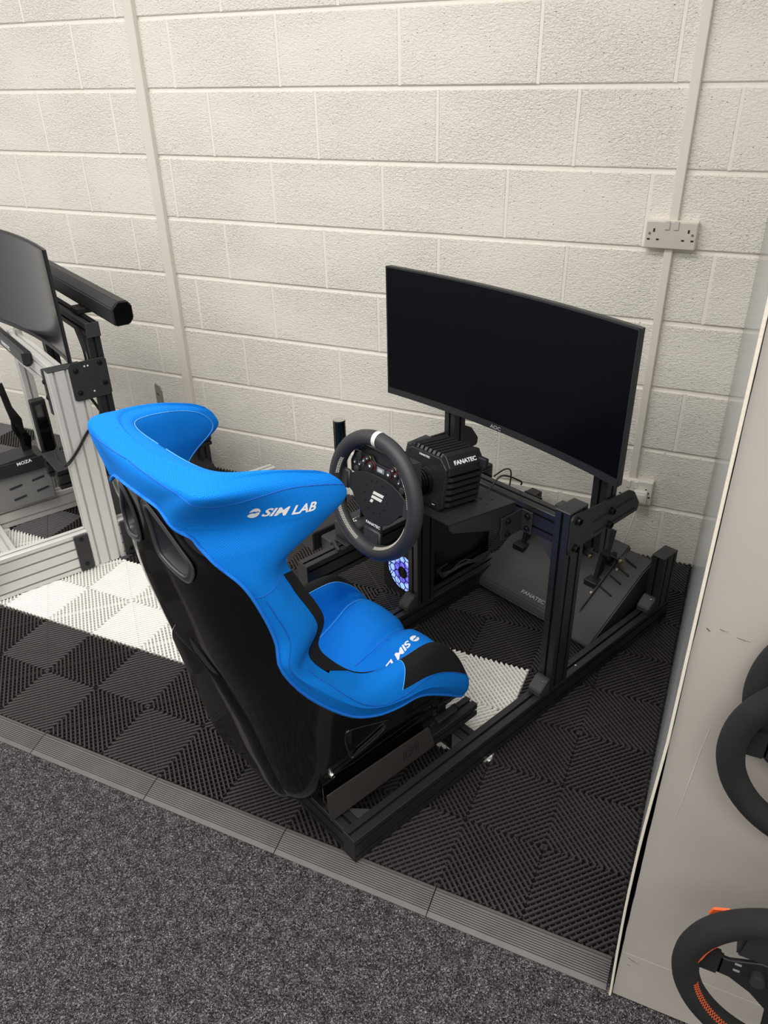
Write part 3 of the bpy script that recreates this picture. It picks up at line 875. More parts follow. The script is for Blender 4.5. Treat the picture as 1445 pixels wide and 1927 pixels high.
# ------------------------------------------------------------------ monitor on the black cockpit
def curved_monitor(name, label, Rf, Lf, zb, zt, sag, thick, frame, base, lean=0.0, rmat='screen', logo=None, chin=0.019, redline=False, zl=None):
    """Rf, Lf: front (x,y) of right and left ends; sag: how far the middle sits back"""
    t = Th(name, label, 'monitor', base, frame)
    Rf, Lf = Vector((*Rf, 0)), Vector((*Lf, 0))
    ex = (Rf - Lf); Wd = ex.length; ex.normalize()
    ey = Vector((-ex.y, ex.x, 0))         # away from the driver
    N = 32
    def P(u, z, d):
        s = (1 - (2 * u - 1) ** 2) * sag
        zz = z
        return Lf + ex * (u * Wd) + ey * (s + d + lean * (zz - (zb + zt) / 2)) + Vector((0, 0, zz))
    def strip(u0, u1, z0, z1, d0, d1, n=N):
        b = BM(); R_ = []
        for i in range(n + 1):
            u = u0 + (u1 - u0) * i / n
            R_.append([b.verts.new(P(u, z, d)) for z, d in ((z0, d0), (z1, d0), (z1, d1), (z0, d1))])
        for i in range(n):
            for j in range(4): b.faces.new((R_[i][j], R_[i][(j + 1) % 4], R_[i + 1][(j + 1) % 4], R_[i + 1][j]))
        b.faces.new(R_[0][::-1]); b.faces.new(R_[-1])
        bmesh.ops.recalc_face_normals(b, faces=b.faces[:])
        return b
    part('housing', strip(0, 1, zb, zt, 0.0015, thick), M['bezel'], t)
    bz = 0.0035 / Wd
    part('screen', strip(bz * 1.2, 1 - bz * 1.2, zb + chin, zt - 0.0045, 0.0006, 0.003), M[rmat], t, smooth=30)
    part('bottom_bezel', strip(0, 1, zb, zb + chin - 0.0012, -0.0006, 0.003), M['bezel'], t)
    for (u0, u1) in ((0, bz), (1 - bz, 1)):
        part('side_bezel', strip(u0, u1, zb, zt, -0.0002, 0.004, 1), M['bezel'], t)
    part('top_bezel', strip(0, 1, zt - 0.0035, zt, -0.0002, 0.004), M['bezel'], t)
    b = strip(0.22, 0.78, zb + 0.05, zt - 0.09, thick, thick + 0.02, 16); part('rear_cover', b, M['alu_dark'], t)
    if redline: part('red_trim', strip(0.15, 0.95, zb - 0.0008, zb + 0.0002, 0.004, 0.012), M['red'], t)
    if logo:
        b = text_bm(logo, 0.0135, 0.0003, 0, 0.0001, align='CENTER', xs=1.2)
        lay(b, P(0.5, zb + 0.0035, -0.0009), ex, (0, 0, 1)); part('lettering', b, M['grey_print'], t)
    return t
curved_monitor('monitor', 'wide black curved monitor, switched off, mounted above the black cockpit', (0.050, 0.742), (-0.724, 0.764), 0.660, 1.014, 0.030, 0.018, RIG,
               (-0.33, 0.78, 0.66), logo='AOC', redline=True)
#@@END2
# ------------------------------------------------------------------ bucket seat
t = Th('bucket_seat', 'blue mesh bucket racing seat with a glossy black shell and winged headrest', 'racing seat', (RC, 0.1, 0.124), RIG)
def V(*a): return Vector(a)
NET = [  # rows from the headrest rim down the back and along the seat pan; (h, f, z) from outer centre, round the wall tip, to inner centre
 [(0,-.175,.957),(.120,-.168,.957),(.176,-.145,.955),(.192,-.050,.938),(.197,.045,.905),(.186,-.050,.938),(.150,-.140,.955),(0,-.172,.957)],
 [(0,-.205,.943),(.140,-.196,.943),(.200,-.172,.940),(.212,-.050,.918),(.203,.066,.882),(.170,-.035,.925),(.130,-.125,.943),(0,-.142,.948)],
 [(0,-.208,.900),(.075,-.200,.894),(.131,-.182,.868),(.214,-.050,.865),(.203,.071,.853),(.166,-.030,.870),(.122,-.115,.890),(0,-.128,.905)],
 [(0,-.198,.840),(.090,-.190,.826),(.160,-.166,.815),(.210,-.070,.825),(.201,.018,.822),(.164,-.050,.815),(.118,-.110,.830),(0,-.120,.840)],
 [(0,-.192,.760),(.115,-.182,.762),(.190,-.134,.765),(.203,-.095,.772),(.193,-.060,.775),(.158,-.035,.752),(.120,-.100,.755),(0,-.112,.755)],
 [(0,-.182,.680),(.125,-.172,.680),(.199,-.110,.700),(.208,-.075,.705),(.184,-.042,.708),(.146,-.000,.682),(.116,-.085,.675),(0,-.100,.670)],
 [(0,-.167,.580),(.132,-.152,.580),(.203,-.094,.635),(.214,-.045,.625),(.183,.003,.605),(.138,.046,.578),(.112,-.062,.575),(0,-.080,.570)],
 [(0,-.147,.480),(.140,-.130,.480),(.208,-.092,.575),(.217,-.066,.560),(.180,-.020,.545),(.144,.030,.520),(.118,-.036,.470),(0,-.052,.470)],
 [(0,-.122,.370),(.145,-.105,.370),(.213,-.045,.485),(.221,-.010,.487),(.190,.018,.482),(.148,.054,.470),(.112,.008,.370),(0,-.022,.360)],
 [(0,-.097,.260),(.148,-.080,.260),(.216,.036,.388),(.226,.055,.410),(.198,.082,.420),(.150,.104,.410),(.114,.062,.288),(0,.030,.250)],
 [(0,-.067,.165),(.152,-.050,.170),(.216,.105,.340),(.225,.115,.366),(.198,.150,.393),(.155,.158,.382),(.118,.122,.256),(0,.108,.224)],
 [(0,.000,.128),(.152,.000,.135),(.214,.170,.317),(.222,.182,.343),(.193,.222,.386),(.162,.222,.380),(.122,.200,.262),(0,.200,.245)],
 [(0,.120,.128),(.152,.120,.135),(.210,.240,.302),(.217,.252,.326),(.189,.302,.381),(.162,.298,.378),(.128,.270,.284),(0,.270,.270)],
 [(0,.250,.155),(.150,.250,.160),(.205,.315,.253),(.213,.322,.292),(.187,.350,.350),(.162,.346,.350),(.138,.330,.305),(0,.330,.293)],
 [(0,.340,.190),(.150,.345,.195),(.200,.375,.206),(.209,.386,.250),(.187,.386,.302),(.160,.381,.312),(.138,.376,.304),(0,.385,.292)],
 [(0,.372,.215),(.150,.378,.215),(.196,.397,.200),(.203,.405,.228),(.186,.408,.252),(.160,.407,.268),(.138,.402,.275),(0,.405,.270)],
 [(0,.390,.238),(.150,.394,.236),(.190,.402,.214),(.197,.407,.222),(.182,.409,.232),(.160,.408,.240),(.138,.404,.245),(0,.402,.244)],
]
K = len(NET)
UN = 14
def ctl(k, u):
    k = min(max(k, 0), K - 1); u %= UN
    if u <= 7: h, f, z = NET[k][u]; return V(h, f, z)
    h, f, z = NET[k][14 - u]; return V(-h, f, z)
def cr(a, b_, c, d, t_):
    return 0.5 * ((2 * b_) + (c - a) * t_ + (2 * a - 5 * b_ + 4 * c - d) * t_ * t_ + (3 * b_ - a - 3 * c + d) * t_ ** 3)
def S(k, u, inset=0.0):
    k0 = min(int(math.floor(k)), K - 2); tk = k - k0
    u0 = int(math.floor(u)); tu = u - u0
    row = [cr(*[ctl(kk, u0 + j) for j in (-1, 0, 1, 2)], tu) for kk in (k0 - 1, k0, k0 + 1, k0 + 2)]
    p = cr(*row, tk)
    # pad shaping: crease between the thighs and centre groove, soft lumbar swell
    uu = u % UN
    if 5.6 < uu < 8.4:
        w = math.exp(-((uu - 7) / 0.12) ** 2)
        if k > 9.5: p = p + V(0, 0, -0.009 * math.exp(-((abs(uu - 7) - 1.08) / 0.10) ** 2) * min(1, (k - 9.5)) * (1 if k < 15 else 16 - k))
        if k > 11.2:
            a = min(1, (k - 11.2) / 1.3)
            p = p + V(0, -0.006 * w * a * (k > 13), -0.013 * w * a)
            lobe = math.exp(-((abs(uu - 7) - 0.5) / 0.36) ** 2)
            p = p + V(0, 0, 0.008 * lobe * min(1, (k - 11.2) / 2))
        if 6.2 < k < 9.2:
            p = p + V(0, 0.010, 0.004) * math.sin((k - 6.2) / 3 * PI) * (1 - abs(uu - 7) / 1.4)
    return V(RC + p.x, p.y, p.z)
def patch(k0, k1, u0, u1, nk, nu, off=0.0, close=False, skip=None):
    """surface patch with UV in metres; off pushes it outwards"""
    bm = bmesh.new()
    uvl = bm.loops.layers.uv.new('UVMap')
    G, UVc = [], []
    def nrm(k, u):
        e = 0.02
        a = S(min(k + e, K - 1.0001), u) - S(max(k - e, 0), u); c = S(k, u + e) - S(k, u - e)
        n = a.cross(c)
        return n.normalized() if n.length > 1e-12 else V(0, 0, 0)
    for i in range(nk + 1):
        k = min(k0 + (k1 - k0) * i / nk, K - 1.0001)
        row = []
        ua, ub = (u0(k) if callable(u0) else u0), (u1(k) if callable(u1) else u1)
        for j in range(nu + 1):
            u = ua + (ub - ua) * j / nu
            p = S(k, u)
            if off: p = p + nrm(k, u) * off * SGN
            row.append(p)
        G.append(row)
    # arc-length uv
    midj = nu // 2
    ks = [0]
    for i in range(nk): ks.append(ks[-1] + sum((G[i + 1][j] - G[i][j]).length for j in range(0, nu + 1, max(1, nu // 8))) / len(range(0, nu + 1, max(1, nu // 8))))
    mi = nk // 2
    us = [0]
    for j in range(nu): us.append(us[-1] + sum((G[i][j + 1] - G[i][j]).length for i in (nk // 4, mi, (3 * nk) // 4)) / 3)
    vs = [[bm.verts.new(p) for p in r] for r in G]
    for i in range(nk):
        for j in range(nu):
            if skip and skip((G[i][j] + G[i + 1][j + 1]) / 2): continue
            try: f = bm.faces.new((vs[i][j], vs[i][j + 1], vs[i + 1][j + 1], vs[i + 1][j]))
            except ValueError: continue
            for l, (a, c) in zip(f.loops, ((i, j), (i, j + 1), (i + 1, j + 1), (i + 1, j))): l[uvl].uv = (us[c], ks[a])
    bmesh.ops.remove_doubles(bm, verts=bm.verts, dist=1e-5)
    return bm
def sline(pts, r, m, name, n=6, off=0.0006, sub=8):
    """thin cord following the seat surface through (k,u) points"""
    q = smooth_pts([(a, c, 0) for a, c in pts], sub)
    P = []
    for s in q:
        e = 0.02
        k, u = min(max(s[0], 0.0), K - 1.001), s[1]
        a = S(min(k + e, K - 1.0001), u) - S(max(k - e, 0), u); c = S(k, u + e) - S(k, u - e)
        nn = a.cross(c); nn = nn.normalized() if nn.length > 1e-9 else V(0, 0, 0)
        P.append(S(k, u) + nn * off * SGN)
    return part(name, tube(BM(), P, r, n), m, t, smooth=60)
# outward sign of the surface normal
e_ = 0.05
_n = (S(9 + e_, 0) - S(9 - e_, 0)).cross(S(9, e_) - S(9, -e_))
SGN = 1 if _n.y < 0 else -1

SE = 2.0   # seam where the cloth cover meets the shell
# ---- shell with two harness openings in the back and one hand hole on each side
HOLE = [(-.196, .881, .041), (-.174, .760, .080)]
holeR = [(.034,.866),(.043,.880),(.053,.875),(.104,.815),(.116,.795),(.112,.774),(.096,.763),(.050,.776),(.034,.790),(.031,.830)]
def inpoly(x, y, P):
    c = False
    for i in range(len(P)):
        (x1, y1), (x2, y2) = P[i - 1], P[i]
        if (y1 > y) != (y2 > y) and x < (x2 - x1) * (y - y1) / (y2 - y1) + x1: c = not c
    return c
def skip_hole(p):
    return p.y < -0.12 and inpoly(abs(p.x - RC), p.z, holeR)
def ulim(k):
    if k <= 2.02: return 0.0
    q = min(1, (k - 2.02) / 0.34)
    return SE * (1 - (1 - q) ** 3.0) + 1e-4
shell = part('shell', patch(2.02, K - 1, lambda k: -ulim(k), ulim, 260, 110, 0.0, skip=skip_hole), M['shell'], t, smooth=70)
# ray helper on the outer shell to seat the frames
full = patch(0, K - 1, 0, UN, 150, 140)
bvh = BVHTree.FromBMesh(full); full.free()
for sx in (1, -1):
    loop = smooth_pts([V(sx * x, z, 0) for x, z in holeR], 5, closed=True)
    def hit(h, z, y0=-0.5):
        r_ = bvh.ray_cast(V(RC + h, y0, z), V(0, 1, 0))
        return r_[0] if r_[0] else V(RC + h, -0.18, z)
    P = [hit(p.x, p.y) for p in loop]
    cen = sum(P, V(0, 0, 0)) / len(P)
    ring = [p + V(0, -0.002, 0) for p in P]
    b = tube(BM(), [cen + (p - cen) * 1.16 for p in ring], 0.0022, 8, closed=True)
    tube(b, [cen + (p - cen) * 1.0 for p in ring], 0.0034, 8, closed=True)
    # flat band between and well walls going in
    n = len(P)
    A = [b.verts.new(cen + (p - cen) * 1.16 + V(0, -0.001, 0)) for p in ring]
    B = [b.verts.new(p + V(0, -0.002, 0)) for p in ring]
    C_ = [b.verts.new(cen + V((p - cen).x * 0.88, 0.036, (p - cen).z * 0.86 + 0.003)) for p in ring]
    for i in range(n):
        j = (i + 1) % n
        b.faces.new((A[i], A[j], B[j], B[i])); b.faces.new((B[i], B[j], C_[j], C_[i]))
    ho = part('harness_opening', b, M['opening'], t, smooth=50)
    b = BM(); b.faces.new([b.verts.new(cen + V((p - cen).x * 0.90, 0.0355, (p - cen).z * 0.88 + 0.003)) for p in ring]); part('pad_behind', b, M['welt'], t, parent=ho, label='blue cushion seen through the opening')
# hand hole on the flanks
hh_ = [(0.036, 0.322), (0.060, 0.330), (0.140, 0.296), (0.147, 0.282), (0.135, 0.262), (0.066, 0.238), (0.054, 0.244)]
for sx in (1, -1):
    loop = smooth_pts([V(y, z, 0) for y, z in hh_], 5, closed=True)
    P = []
    for p in loop:
        r_ = bvh.ray_cast(V(RC + sx * 0.5, p.x, p.y), V(-sx, 0, 0)); P.append(r_[0] if r_[0] else V(RC + sx * 0.17, p.x, p.y))
    cen = sum(P, V(0, 0, 0)) / len(P)
    b = tube(BM(), [p + V(sx * 0.001, 0, 0) for p in P], 0.0022, 8, closed=True)
    B = [b.verts.new(p + V(sx * 0.0015, 0, 0)) for p in P]
    B2 = [b.verts.new(cen + (p - cen) * 0.93 + V(sx * 0.0006, 0, 0)) for p in P]
    for i in range(len(P)): b.faces.new((B[i], B[(i + 1) % len(P)], B2[(i + 1) % len(P)], B2[i]))
    b.faces.new(B2)
    hhp = part('hand_hole', b, M['gloss'], t, smooth=50)
    q = [V(0.060, 0.243, 0), V(0.128, 0.268, 0), V(0.140, 0.282, 0), V(0.070, 0.256, 0)]
    P = []
    for p in q:
        r_ = bvh.ray_cast(V(RC + sx * 0.5, p.x, p.y), V(-sx, 0, 0)); P.append((r_[0] if r_[0] else V(RC + sx * .17, p.x, p.y)) + V(sx * 0.0022, 0, 0))
    b = BM(); fA = [b.verts.new(p) for p in P]; fB = [b.verts.new(p + V(sx * 0.003, 0, 0)) for p in P]
    b.faces.new(fA); b.faces.new(fB)
    for i in range(4): b.faces.new((fA[i], fA[(i + 1) % 4], fB[(i + 1) % 4], fB[i]))
    part('hand_hole_lip', b, M['alu'], t, parent=hhp)
# raised centre spine panel with shoulders on the rear of the shell
b = BM()
spine = [(5.9, 0.16), (6.6, 0.62), (7.6, 0.80), (8.6, 0.84), (9.6, 0.84), (10.4, 0.80)]
G = []
for i in range(41):
    a = i / 40 * (len(spine) - 1); i0 = min(int(a), len(spine) - 2); w = spine[i0][1] + (spine[i0 + 1][1] - spine[i0][1]) * (a - i0)
    k = spine[i0][0] + (spine[i0 + 1][0] - spine[i0][0]) * (a - i0)
    row = []
    for j in range(25):
        s = -1 + 2 * j / 24
        edge = min(1, (1 - abs(s)) * 9) * min(1, i / 3) * min(1, (40 - i) / 4)
        p = S(k, s * w)
        row.append(b.verts.new(p + V(0, -0.009 * edge, -0.002 * edge) + V(0, 0.001, 0)))
    G.append(row)
for i in range(40):
    for j in range(24): b.faces.new((G[i][j], G[i][j + 1], G[i + 1][j + 1], G[i + 1][j]))
part('spine_panel', b, M['shell'], t, smooth=60)

# ---- cloth cover, in panels
def cover(name, k0, k1, u0, u1, nk, nu, m, both=True, label=None):
    for a, c in (((u0, u1), (UN - u1, UN - u0)) if both else ((u0, u1),)):
        o = part(name, patch(k0, k1, a, c, nk, nu) if False else patch(k0, k1, min(a, c), max(a, c), nk, nu), M[m], t, label=label, smooth=80)
def cover2(name, k0, k1, u0, u1, nk, nu, m, label=None, off=0.0):
    fa = u0 if callable(u0) else (lambda k: u0)
    fb = u1 if callable(u1) else (lambda k: u1)
    part(name, patch(k0, k1, fa, fb, nk, nu, off), M[m], t, label=label, smooth=80)
    part(name, patch(k0, k1, lambda k: UN - fb(k), lambda k: UN - fa(k), nk, nu, off), M[m], t, label=label, smooth=80)
# headrest: outer wall, rim, ears, inside
cover2('headrest_side', 1.55, 4.45, ulim, 4.5, 90, 70, 'fab')
part('headrest_rim', patch(0, 1.55, 0, UN, 34, 240), M['fab'], t, smooth=80)
part('headrest_pad', patch(1.55, 4.45, 4.5, UN - 4.5, 60, 90), M['fab'], t, smooth=80)
def cap(krow, bulge, name, m, n=40):
    b = BM(); uvl = b.loops.layers.uv.new('UVMap')
    for sx in (0, 1):
        G = []
        for i in range(n + 1):
            uo = 4.0 * i / n; ui = 7 - 3.0 * i / n
            if sx: uo, ui = -uo, -ui
            A, B2 = S(krow, uo), S(krow, ui)
            row = []
            for j in range(7):
                s = j / 6
                row.append(b.verts.new(A.lerp(B2, s) + bulge * (math.sin(s * PI) * min(1, (A - B2).length / 0.012))))
            G.append(row)
        for i in range(n):
            for j in range(6):
                f = b.faces.new((G[i][j], G[i + 1][j], G[i + 1][j + 1], G[i][j + 1]))
                for l in f.loops: l[uvl].uv = (l.vert.co.x, l.vert.co.y)
    bmesh.ops.recalc_face_normals(b, faces=b.faces[:])
    part(name, b, M[m], t, smooth=80)
cap(0, V(0, 0, 0.0045), 'headrest_cap', 'fab')
cap(K - 1.0001, V(0, 0.002, 0), 'nose_cap', 'fab')
# torso bolsters
cover2('torso_bolster', 4.45, 8.0, SE, 4.15, 70, 50, 'fab')
lo_i = lambda k: 4.15 if k < 7.8 else 4.15 + 0.52 * min(1, (k - 7.8) / 0.9) + 0.15 * max(0, (k - 9.4))
hi_i = lambda k: 5.35 if k < 7.6 else (5.35 + 0.10 * (k - 7.6) / 0.8 if k < 8.4 else max(lo_i(k) + 0.001, 5.45 - 0.80 * ((k - 8.4) / 2.2) ** 1.3))
cover2('bolster_insert', 4.45, 10.6, lo_i, hi_i, 90, 26, 'fab_blk', 'black mesh insert inside the bolster', 0.0009)
cover2('bolster_inner', 4.45, 10.5, lambda k: min(hi_i(k), 5.9), 6.0, 70, 16, 'fab_flat')
part('back_pad', patch(4.45, 9.3, 5.98, 8.02, 60, 50), M['fab_flat'], t, smooth=80)
# thigh bolsters and pan
cover2('thigh_roll', 8.0, K - 1, SE, 3.3, 90, 30, 'fab')
cover2('thigh_bolster', 8.0, 10.5, 3.3, lo_i, 40, 20, 'fab')
cover2('thigh_bolster', 10.5, 10.85, 3.3, 5.0, 8, 26, 'fab')
cover2('thigh_insert', 10.85, 15.0, 3.3, 5.0, 50, 28, 'fab_blk', 'black mesh insert on top of the thigh bolster')
cover2('thigh_nose', 15.0, K - 1, 3.3, 5.0, 14, 26, 'fab')
cover2('thigh_inner', 10.5, K - 1, 5.0, 5.95, 70, 24, 'fab_flat')
part('seat_pad', patch(9.3, K - 1, 5.94, 8.06, 120, 90), M['fab_flat'], t, smooth=80)
for sx in (0, 1):
    g = (lambda u: u) if sx == 0 else (lambda u: UN - u)
    # welt along the edge of the shell
    sline([(2.02, g(0.0)), (2.03, g(0.25)), (2.05, g(ulim(2.05))), (2.09, g(ulim(2.09))), (2.14, g(ulim(2.14))), (2.22, g(ulim(2.22))), (2.34, g(ulim(2.34))), (2.6, g(SE)), (3.4, g(SE)), (4, g(SE)), (8, g(SE)), (12, g(SE)), (15.6, g(SE))], 0.0032, M['welt'], 'edge_welt', sub=14, off=0.001)
    sline([(4.42, g(SE)), (4.45, g(2.6)), (4.45, g(3.3)), (4.40, g(4.1))], 0.0009, M['piping'], 'seam', off=0.0002)
    sline([(0.9, g(0.02)), (1.15, g(1.2)), (1.25, g(2.2)), (1.0, g(3.0)), (0.95, g(3.6)), (1.1, g(3.95))], 0.0009, M['piping'], 'seam', off=0.0002, sub=14)
    sline([(4.6, g(2.35)), (6, g(2.4)), (7.2, g(2.45)), (7.9, g(2.3))], 0.0009, M['piping'], 'seam', off=0.0002)
    sline([(7.3, g(3.6)), (8.2, g(3.35)), (9.2, g(3.1)), (10.3, g(3.0)), (11.4, g(3.15)), (12.4, g(3.3)), (15, g(3.3))], 0.0010, M['piping'], 'seam', off=0.0002)
    sline([(10.85, g(3.3)), (10.85, g(3.8)), (10.85, g(4.4)), (10.85, g(5.0))], 0.0008, M['piping_light'], 'seam', off=0.0003)
    sline([(11.0, g(5.0)), (13, g(5.0)), (15.0, g(4.95)), (15.1, g(4.1)), (15.0, g(3.4))], 0.0008, M['piping_light'], 'seam', off=0.0003)
    sline([(8.6, g(5.85)), (9.6, g(5.90)), (11, g(5.93)), (13, g(5.92)), (15, g(5.92))], 0.0009, M['piping_light'], 'seam', off=0.0003)
    # inner headrest stitch line
    sline([(1.0, g(6.9)), (0.95, g(6.2)), (0.95, g(5.6)), (0.95, g(5.0)), (1.0, g(4.55)), (1.6, g(4.35)), (2.4, g(4.35)), (3.2, g(4.5)), (4.0, g(4.7))], 0.0008, M['piping_light'], 'seam', off=0.0003, sub=12)
sline([(11.4, 7.0), (12.5, 7.0), (13.5, 7.0), (14.6, 7.0), (15.1, 7.0)], 0.0012, M['piping'], 'seam', off=0.0003)
sline([(15.3, 5.6), (15.2, 6.4), (15.25, 7.0), (15.2, 7.6), (15.3, 8.4)], 0.0008, M['piping_light'], 'seam', off=0.0004)

# ---- logos: embroidered lettering laid on the cloth
def logo_bm(size):
    b = text_bm('SIM LAB', size, size * 0.030, 0.35, 0, sub=2, xs=1.25)
    bmesh.ops.translate(b, verts=b.verts, vec=(size * 0.95, 0, 0))
    # swirl: two crescents
    def blob(pts):
        vs = [b.verts.new((x * size, y * size, 0)) for x, y in pts]
        f = b.faces.new(vs); bmesh.ops.triangulate(b, faces=[f])
    up_l = [(0.02 + 0.40 * (1 - math.cos(a)), 0.40 + 0.42 * math.sin(a)) for a in [i * PI / 12 for i in range(13)]]
    low = [(0.80 - 0.10 * s - 0.66 * s, 0.40 + 0.30 * math.sin(s * PI) * (1 if s < .5 else .8) - 0.02) for s in [i / 10 for i in range(1, 10)]]
    blob(up_l + [(0.66, 0.52), (0.5, 0.46), (0.36, 0.50), (0.2, 0.44)])
    lo_l = [(0.80 - 0.44 * (1 - math.cos(a)), 0.30 - 0.44 * math.sin(a)) for a in [i * PI / 12 for i in range(11)]]
    blob(lo_l + [(0.10, 0.26), (0.28, 0.34), (0.46, 0.30), (0.62, 0.40), (0.76, 0.42)])
    return b
def conform(b, o, ex, ey, ray_from, ray_dir, off):
    bad = []
    for v in b.verts:
        p = V(*o) + ex * v.co.x + ey * v.co.y
        r_ = bvh.ray_cast(p - ray_dir * ray_from, ray_dir)
        v.co = r_[0] - ray_dir * off if r_[0] else p
    return b
def refined(size):
    b = logo_bm(size)
    for _ in range(3):
        long = [e for e in b.edges if e.calc_length() > 0.006]
        if not long: break
        bmesh.ops.subdivide_edges(b, edges=long, cuts=1); bmesh.ops.triangulate(b, faces=b.faces[:])
    return b
ex = V(0, 0.122, -0.022).normalized(); ey = V(0, 0.022, 0.122).normalized()
b = conform(refined(0.0205), (RC + 0.25, -0.112, 0.8845), ex, ey, 0.15, V(-1, 0, 0), 0.0007)
part('embroidered_logo', b, M['white_print'], t, label='white embroidered lettering on the headrest wing')
b = conform(refined(0.0200), (RC - 0.25, 0.02, 0.86), V(0, -0.122, 0.022).normalized(), ey, 0.15, V(1, 0, 0), 0.0007)
part('embroidered_logo', b, M['white_print'], t, label='white embroidered lettering on the headrest wing')
b = conform(refined(0.0250), (RC + 0.060, 0.368, 0.4), V(0.06, -1, 0).normalized(), V(1, 0.06, 0).normalized(), 0.15, V(0, 0, -1), 0.0008)
part('embroidered_logo', b, M['white_print'], t, label='white embroidered lettering on the seat pad')

# ---- side mounts and sliders
for sx in (1, -1):
    xo = RC + sx * 0.1775
    b = BM()
    prism(b, [(-0.012, 0.236), (-0.006, 0.243), (0.008, 0.243), (0.016, 0.234), (0.022, 0.188), (0.272, 0.196), (0.298, 0.232), (0.312, 0.240), (0.320, 0.226), (0.302, 0.160), (0.298, 0.126), (0.004, 0.120), (-0.010, 0.150)],
          lambda y, z, x: (x, y, z), xo, xo + sx * 0.003)
    part('side_mount', b, M['gloss'], t, label='gloss black side mounting plate')
    b = BM(); prism(b, [(-0.020, 0.126), (0.292, 0.088), (0.296, 0.100), (0.280, 0.183), (-0.026, 0.198), (-0.022, 0.150)] if False else [(-0.006, 0.094), (0.300, 0.094), (0.300, 0.110), (0.282, 0.166), (-0.012, 0.176), (-0.010, 0.130)],
          lambda y, z, x: (x, y, z), RC + sx * 0.1925, RC + sx * 0.1955)
    mp_ = part('slide_cover', b, M['cover'], t)
    if sx == 1:
        # cut-out emblem: linked D and M strokes
        b = BM()
        def st(p0, p1, w=0.0030):
            p0, p1 = V(RC + 0.1959, *p0), V(RC + 0.1959, *p1); d = (p1 - p0).normalized(); n = V(1, 0, 0).cross(d) * w / 2
            vs = [b.verts.new(p) for p in (p0 - n, p1 - n, p1 + n, p0 + n)]; b.faces.new(vs)
        a0, z0_ = 0.204, 0.118
        for (p, q) in (((0, 0), (0, .030)), ((0, .030), (.020, .030)), ((.020, .030), (.027, .018)), ((.006, .005), (.006, .022)), ((.006, .022), (.016, .022)), ((.016, .022), (.021, .012)), ((.006, .001), (.016, .004)), ((.016, .004), (.036, .030)),
                       ((.036, .030), (.044, .030)), ((.044, .030), (.044, 0)), ((.038, .020), (.038, 0)), ((.018, 0), (.034, .018))):
            st((a0 + p[0], z0_ + p[1]), (a0 + q[0], z0_ + q[1]))
        part('cut_emblem', b, M['slot'], t, parent=mp_)
    for (y, z) in ((0.009, 0.219), (0.290, 0.221)):
        b = BM(); cyl(b, (RC + sx * 0.150, y, z), (xo + sx * 0.004, y, z), 0.006, 12); bolt(b, (xo + sx * 0.003, y, z), (sx, 0, 0), 0.0065, 0.014); part('bolt', b, M['chrome'] if y < 0.1 else M['bolt'], t, smooth=30)
    b = BM(); box(b, xo - sx * 0.018 if sx > 0 else xo, xo if sx > 0 else xo + 0.018, 0.02, 0.372, 0.1245, 0.142, 0.001)
    box(b, RC + sx * 0.166 - 0.006, RC + sx * 0.166 + 0.006, 0.30, 0.405, 0.1245, 0.136, 0.001)
    sl_ = part('slider', b, M['alu'], t)
b = BM(); tube(b, smooth_pts([(RC + 0.155, 0.30, 0.15), (RC + 0.155, 0.40, 0.152), (RC + 0.14, 0.425, 0.158), (RC - 0.14, 0.425, 0.158), (RC - 0.155, 0.40, 0.152), (RC - 0.155, 0.30, 0.15)], 5), 0.005, 10)
part('adjuster_bar', b, M['alu_dark'], t, smooth=60)
b = BM(); box(b, RC + 0.140, RC + 0.164, 0.345, 0.372, 0.140, 0.168, 0.002); box(b, RC + 0.172, RC + 0.190, 0.320, 0.385, 0.142, 0.152, 0.002); part('slider_catch', b, M['alu_dark'], t)
#@@END3
# ------------------------------------------------------------------ pedals
t = Th('pedal_set', 'black pedal set with rubber heel strips at the far end of the black cockpit', 'pedals', (-0.28, 1.05, 0.018), RIG)
F0, Z0p = 0.975, 0.066
SL = math.radians(29)
def ramp(x, s, h=0.0):        # s along the slope from the front edge, h above it
    return V(x, F0 + s * math.cos(SL) - h * math.sin(SL), Z0p + s * math.sin(SL) + h * math.cos(SL))
def slab(x0, x1, s0, s1, h0, h1, bev=0.0):
    b = BM()
    prism(b, [(s0, h0), (s1, h0), (s1, h1), (s0, h1)], lambda s, h, x: ramp(x, s, h), x0, x1)
    if bev: bmesh.ops.bevel(b, geom=b.edges[:], offset=bev, segments=2, affect='EDGES')
    return b
b = BM()
prism(b, [(0.920, 0.040), (0.930, 0.062), (0.972, 0.082), (1.205, 0.212), (1.212, 0.204), (1.205, 0.09), (0.97, 0.028), (0.925, 0.028)], lambda y, z, x: (x, y, z), -0.500, -0.142)
bmesh.ops.bevel(b, geom=b.edges[:], offset=0.004, segments=2, affect='EDGES')
part('heel_deck', b, M['deck'], t, smooth=35)
b = BM()
prism(b, [(0.908, 0.036), (0.915, 0.050), (1.150, 0.184), (1.206, 0.200), (1.206, 0.086), (0.925, 0.028)], lambda y, z, x: (x, y, z), -0.150, -0.058)
bmesh.ops.bevel(b, geom=b.edges[:], offset=0.004, segments=2, affect='EDGES')
part('pedal_ramp', b, M['deck'], t, smooth=35)
for i, (y, x0, x1) in enumerate(((1.155, -0.128, -0.085), (1.125, -0.132, -0.088), (1.095, -0.136, -0.092), (1.055, -0.140, -0.094))):
    z = 0.050 + (y - 0.915) / 0.235 * 0.134
    b = BM(); tube(b, [(x0, y + 0.006, z + 0.0062), (x1, y - 0.004, z + 0.0006)], 0.0026, 8); part('adjust_slot', b, M['slot'], t)
for (x0, x1) in ((-0.455, -0.285), (-0.262, -0.158)):
    b = slab(x0, x1, 0.062, 0.078, 0.0145, 0.0155); part('rubber_strip', b, M['rubber'], t)
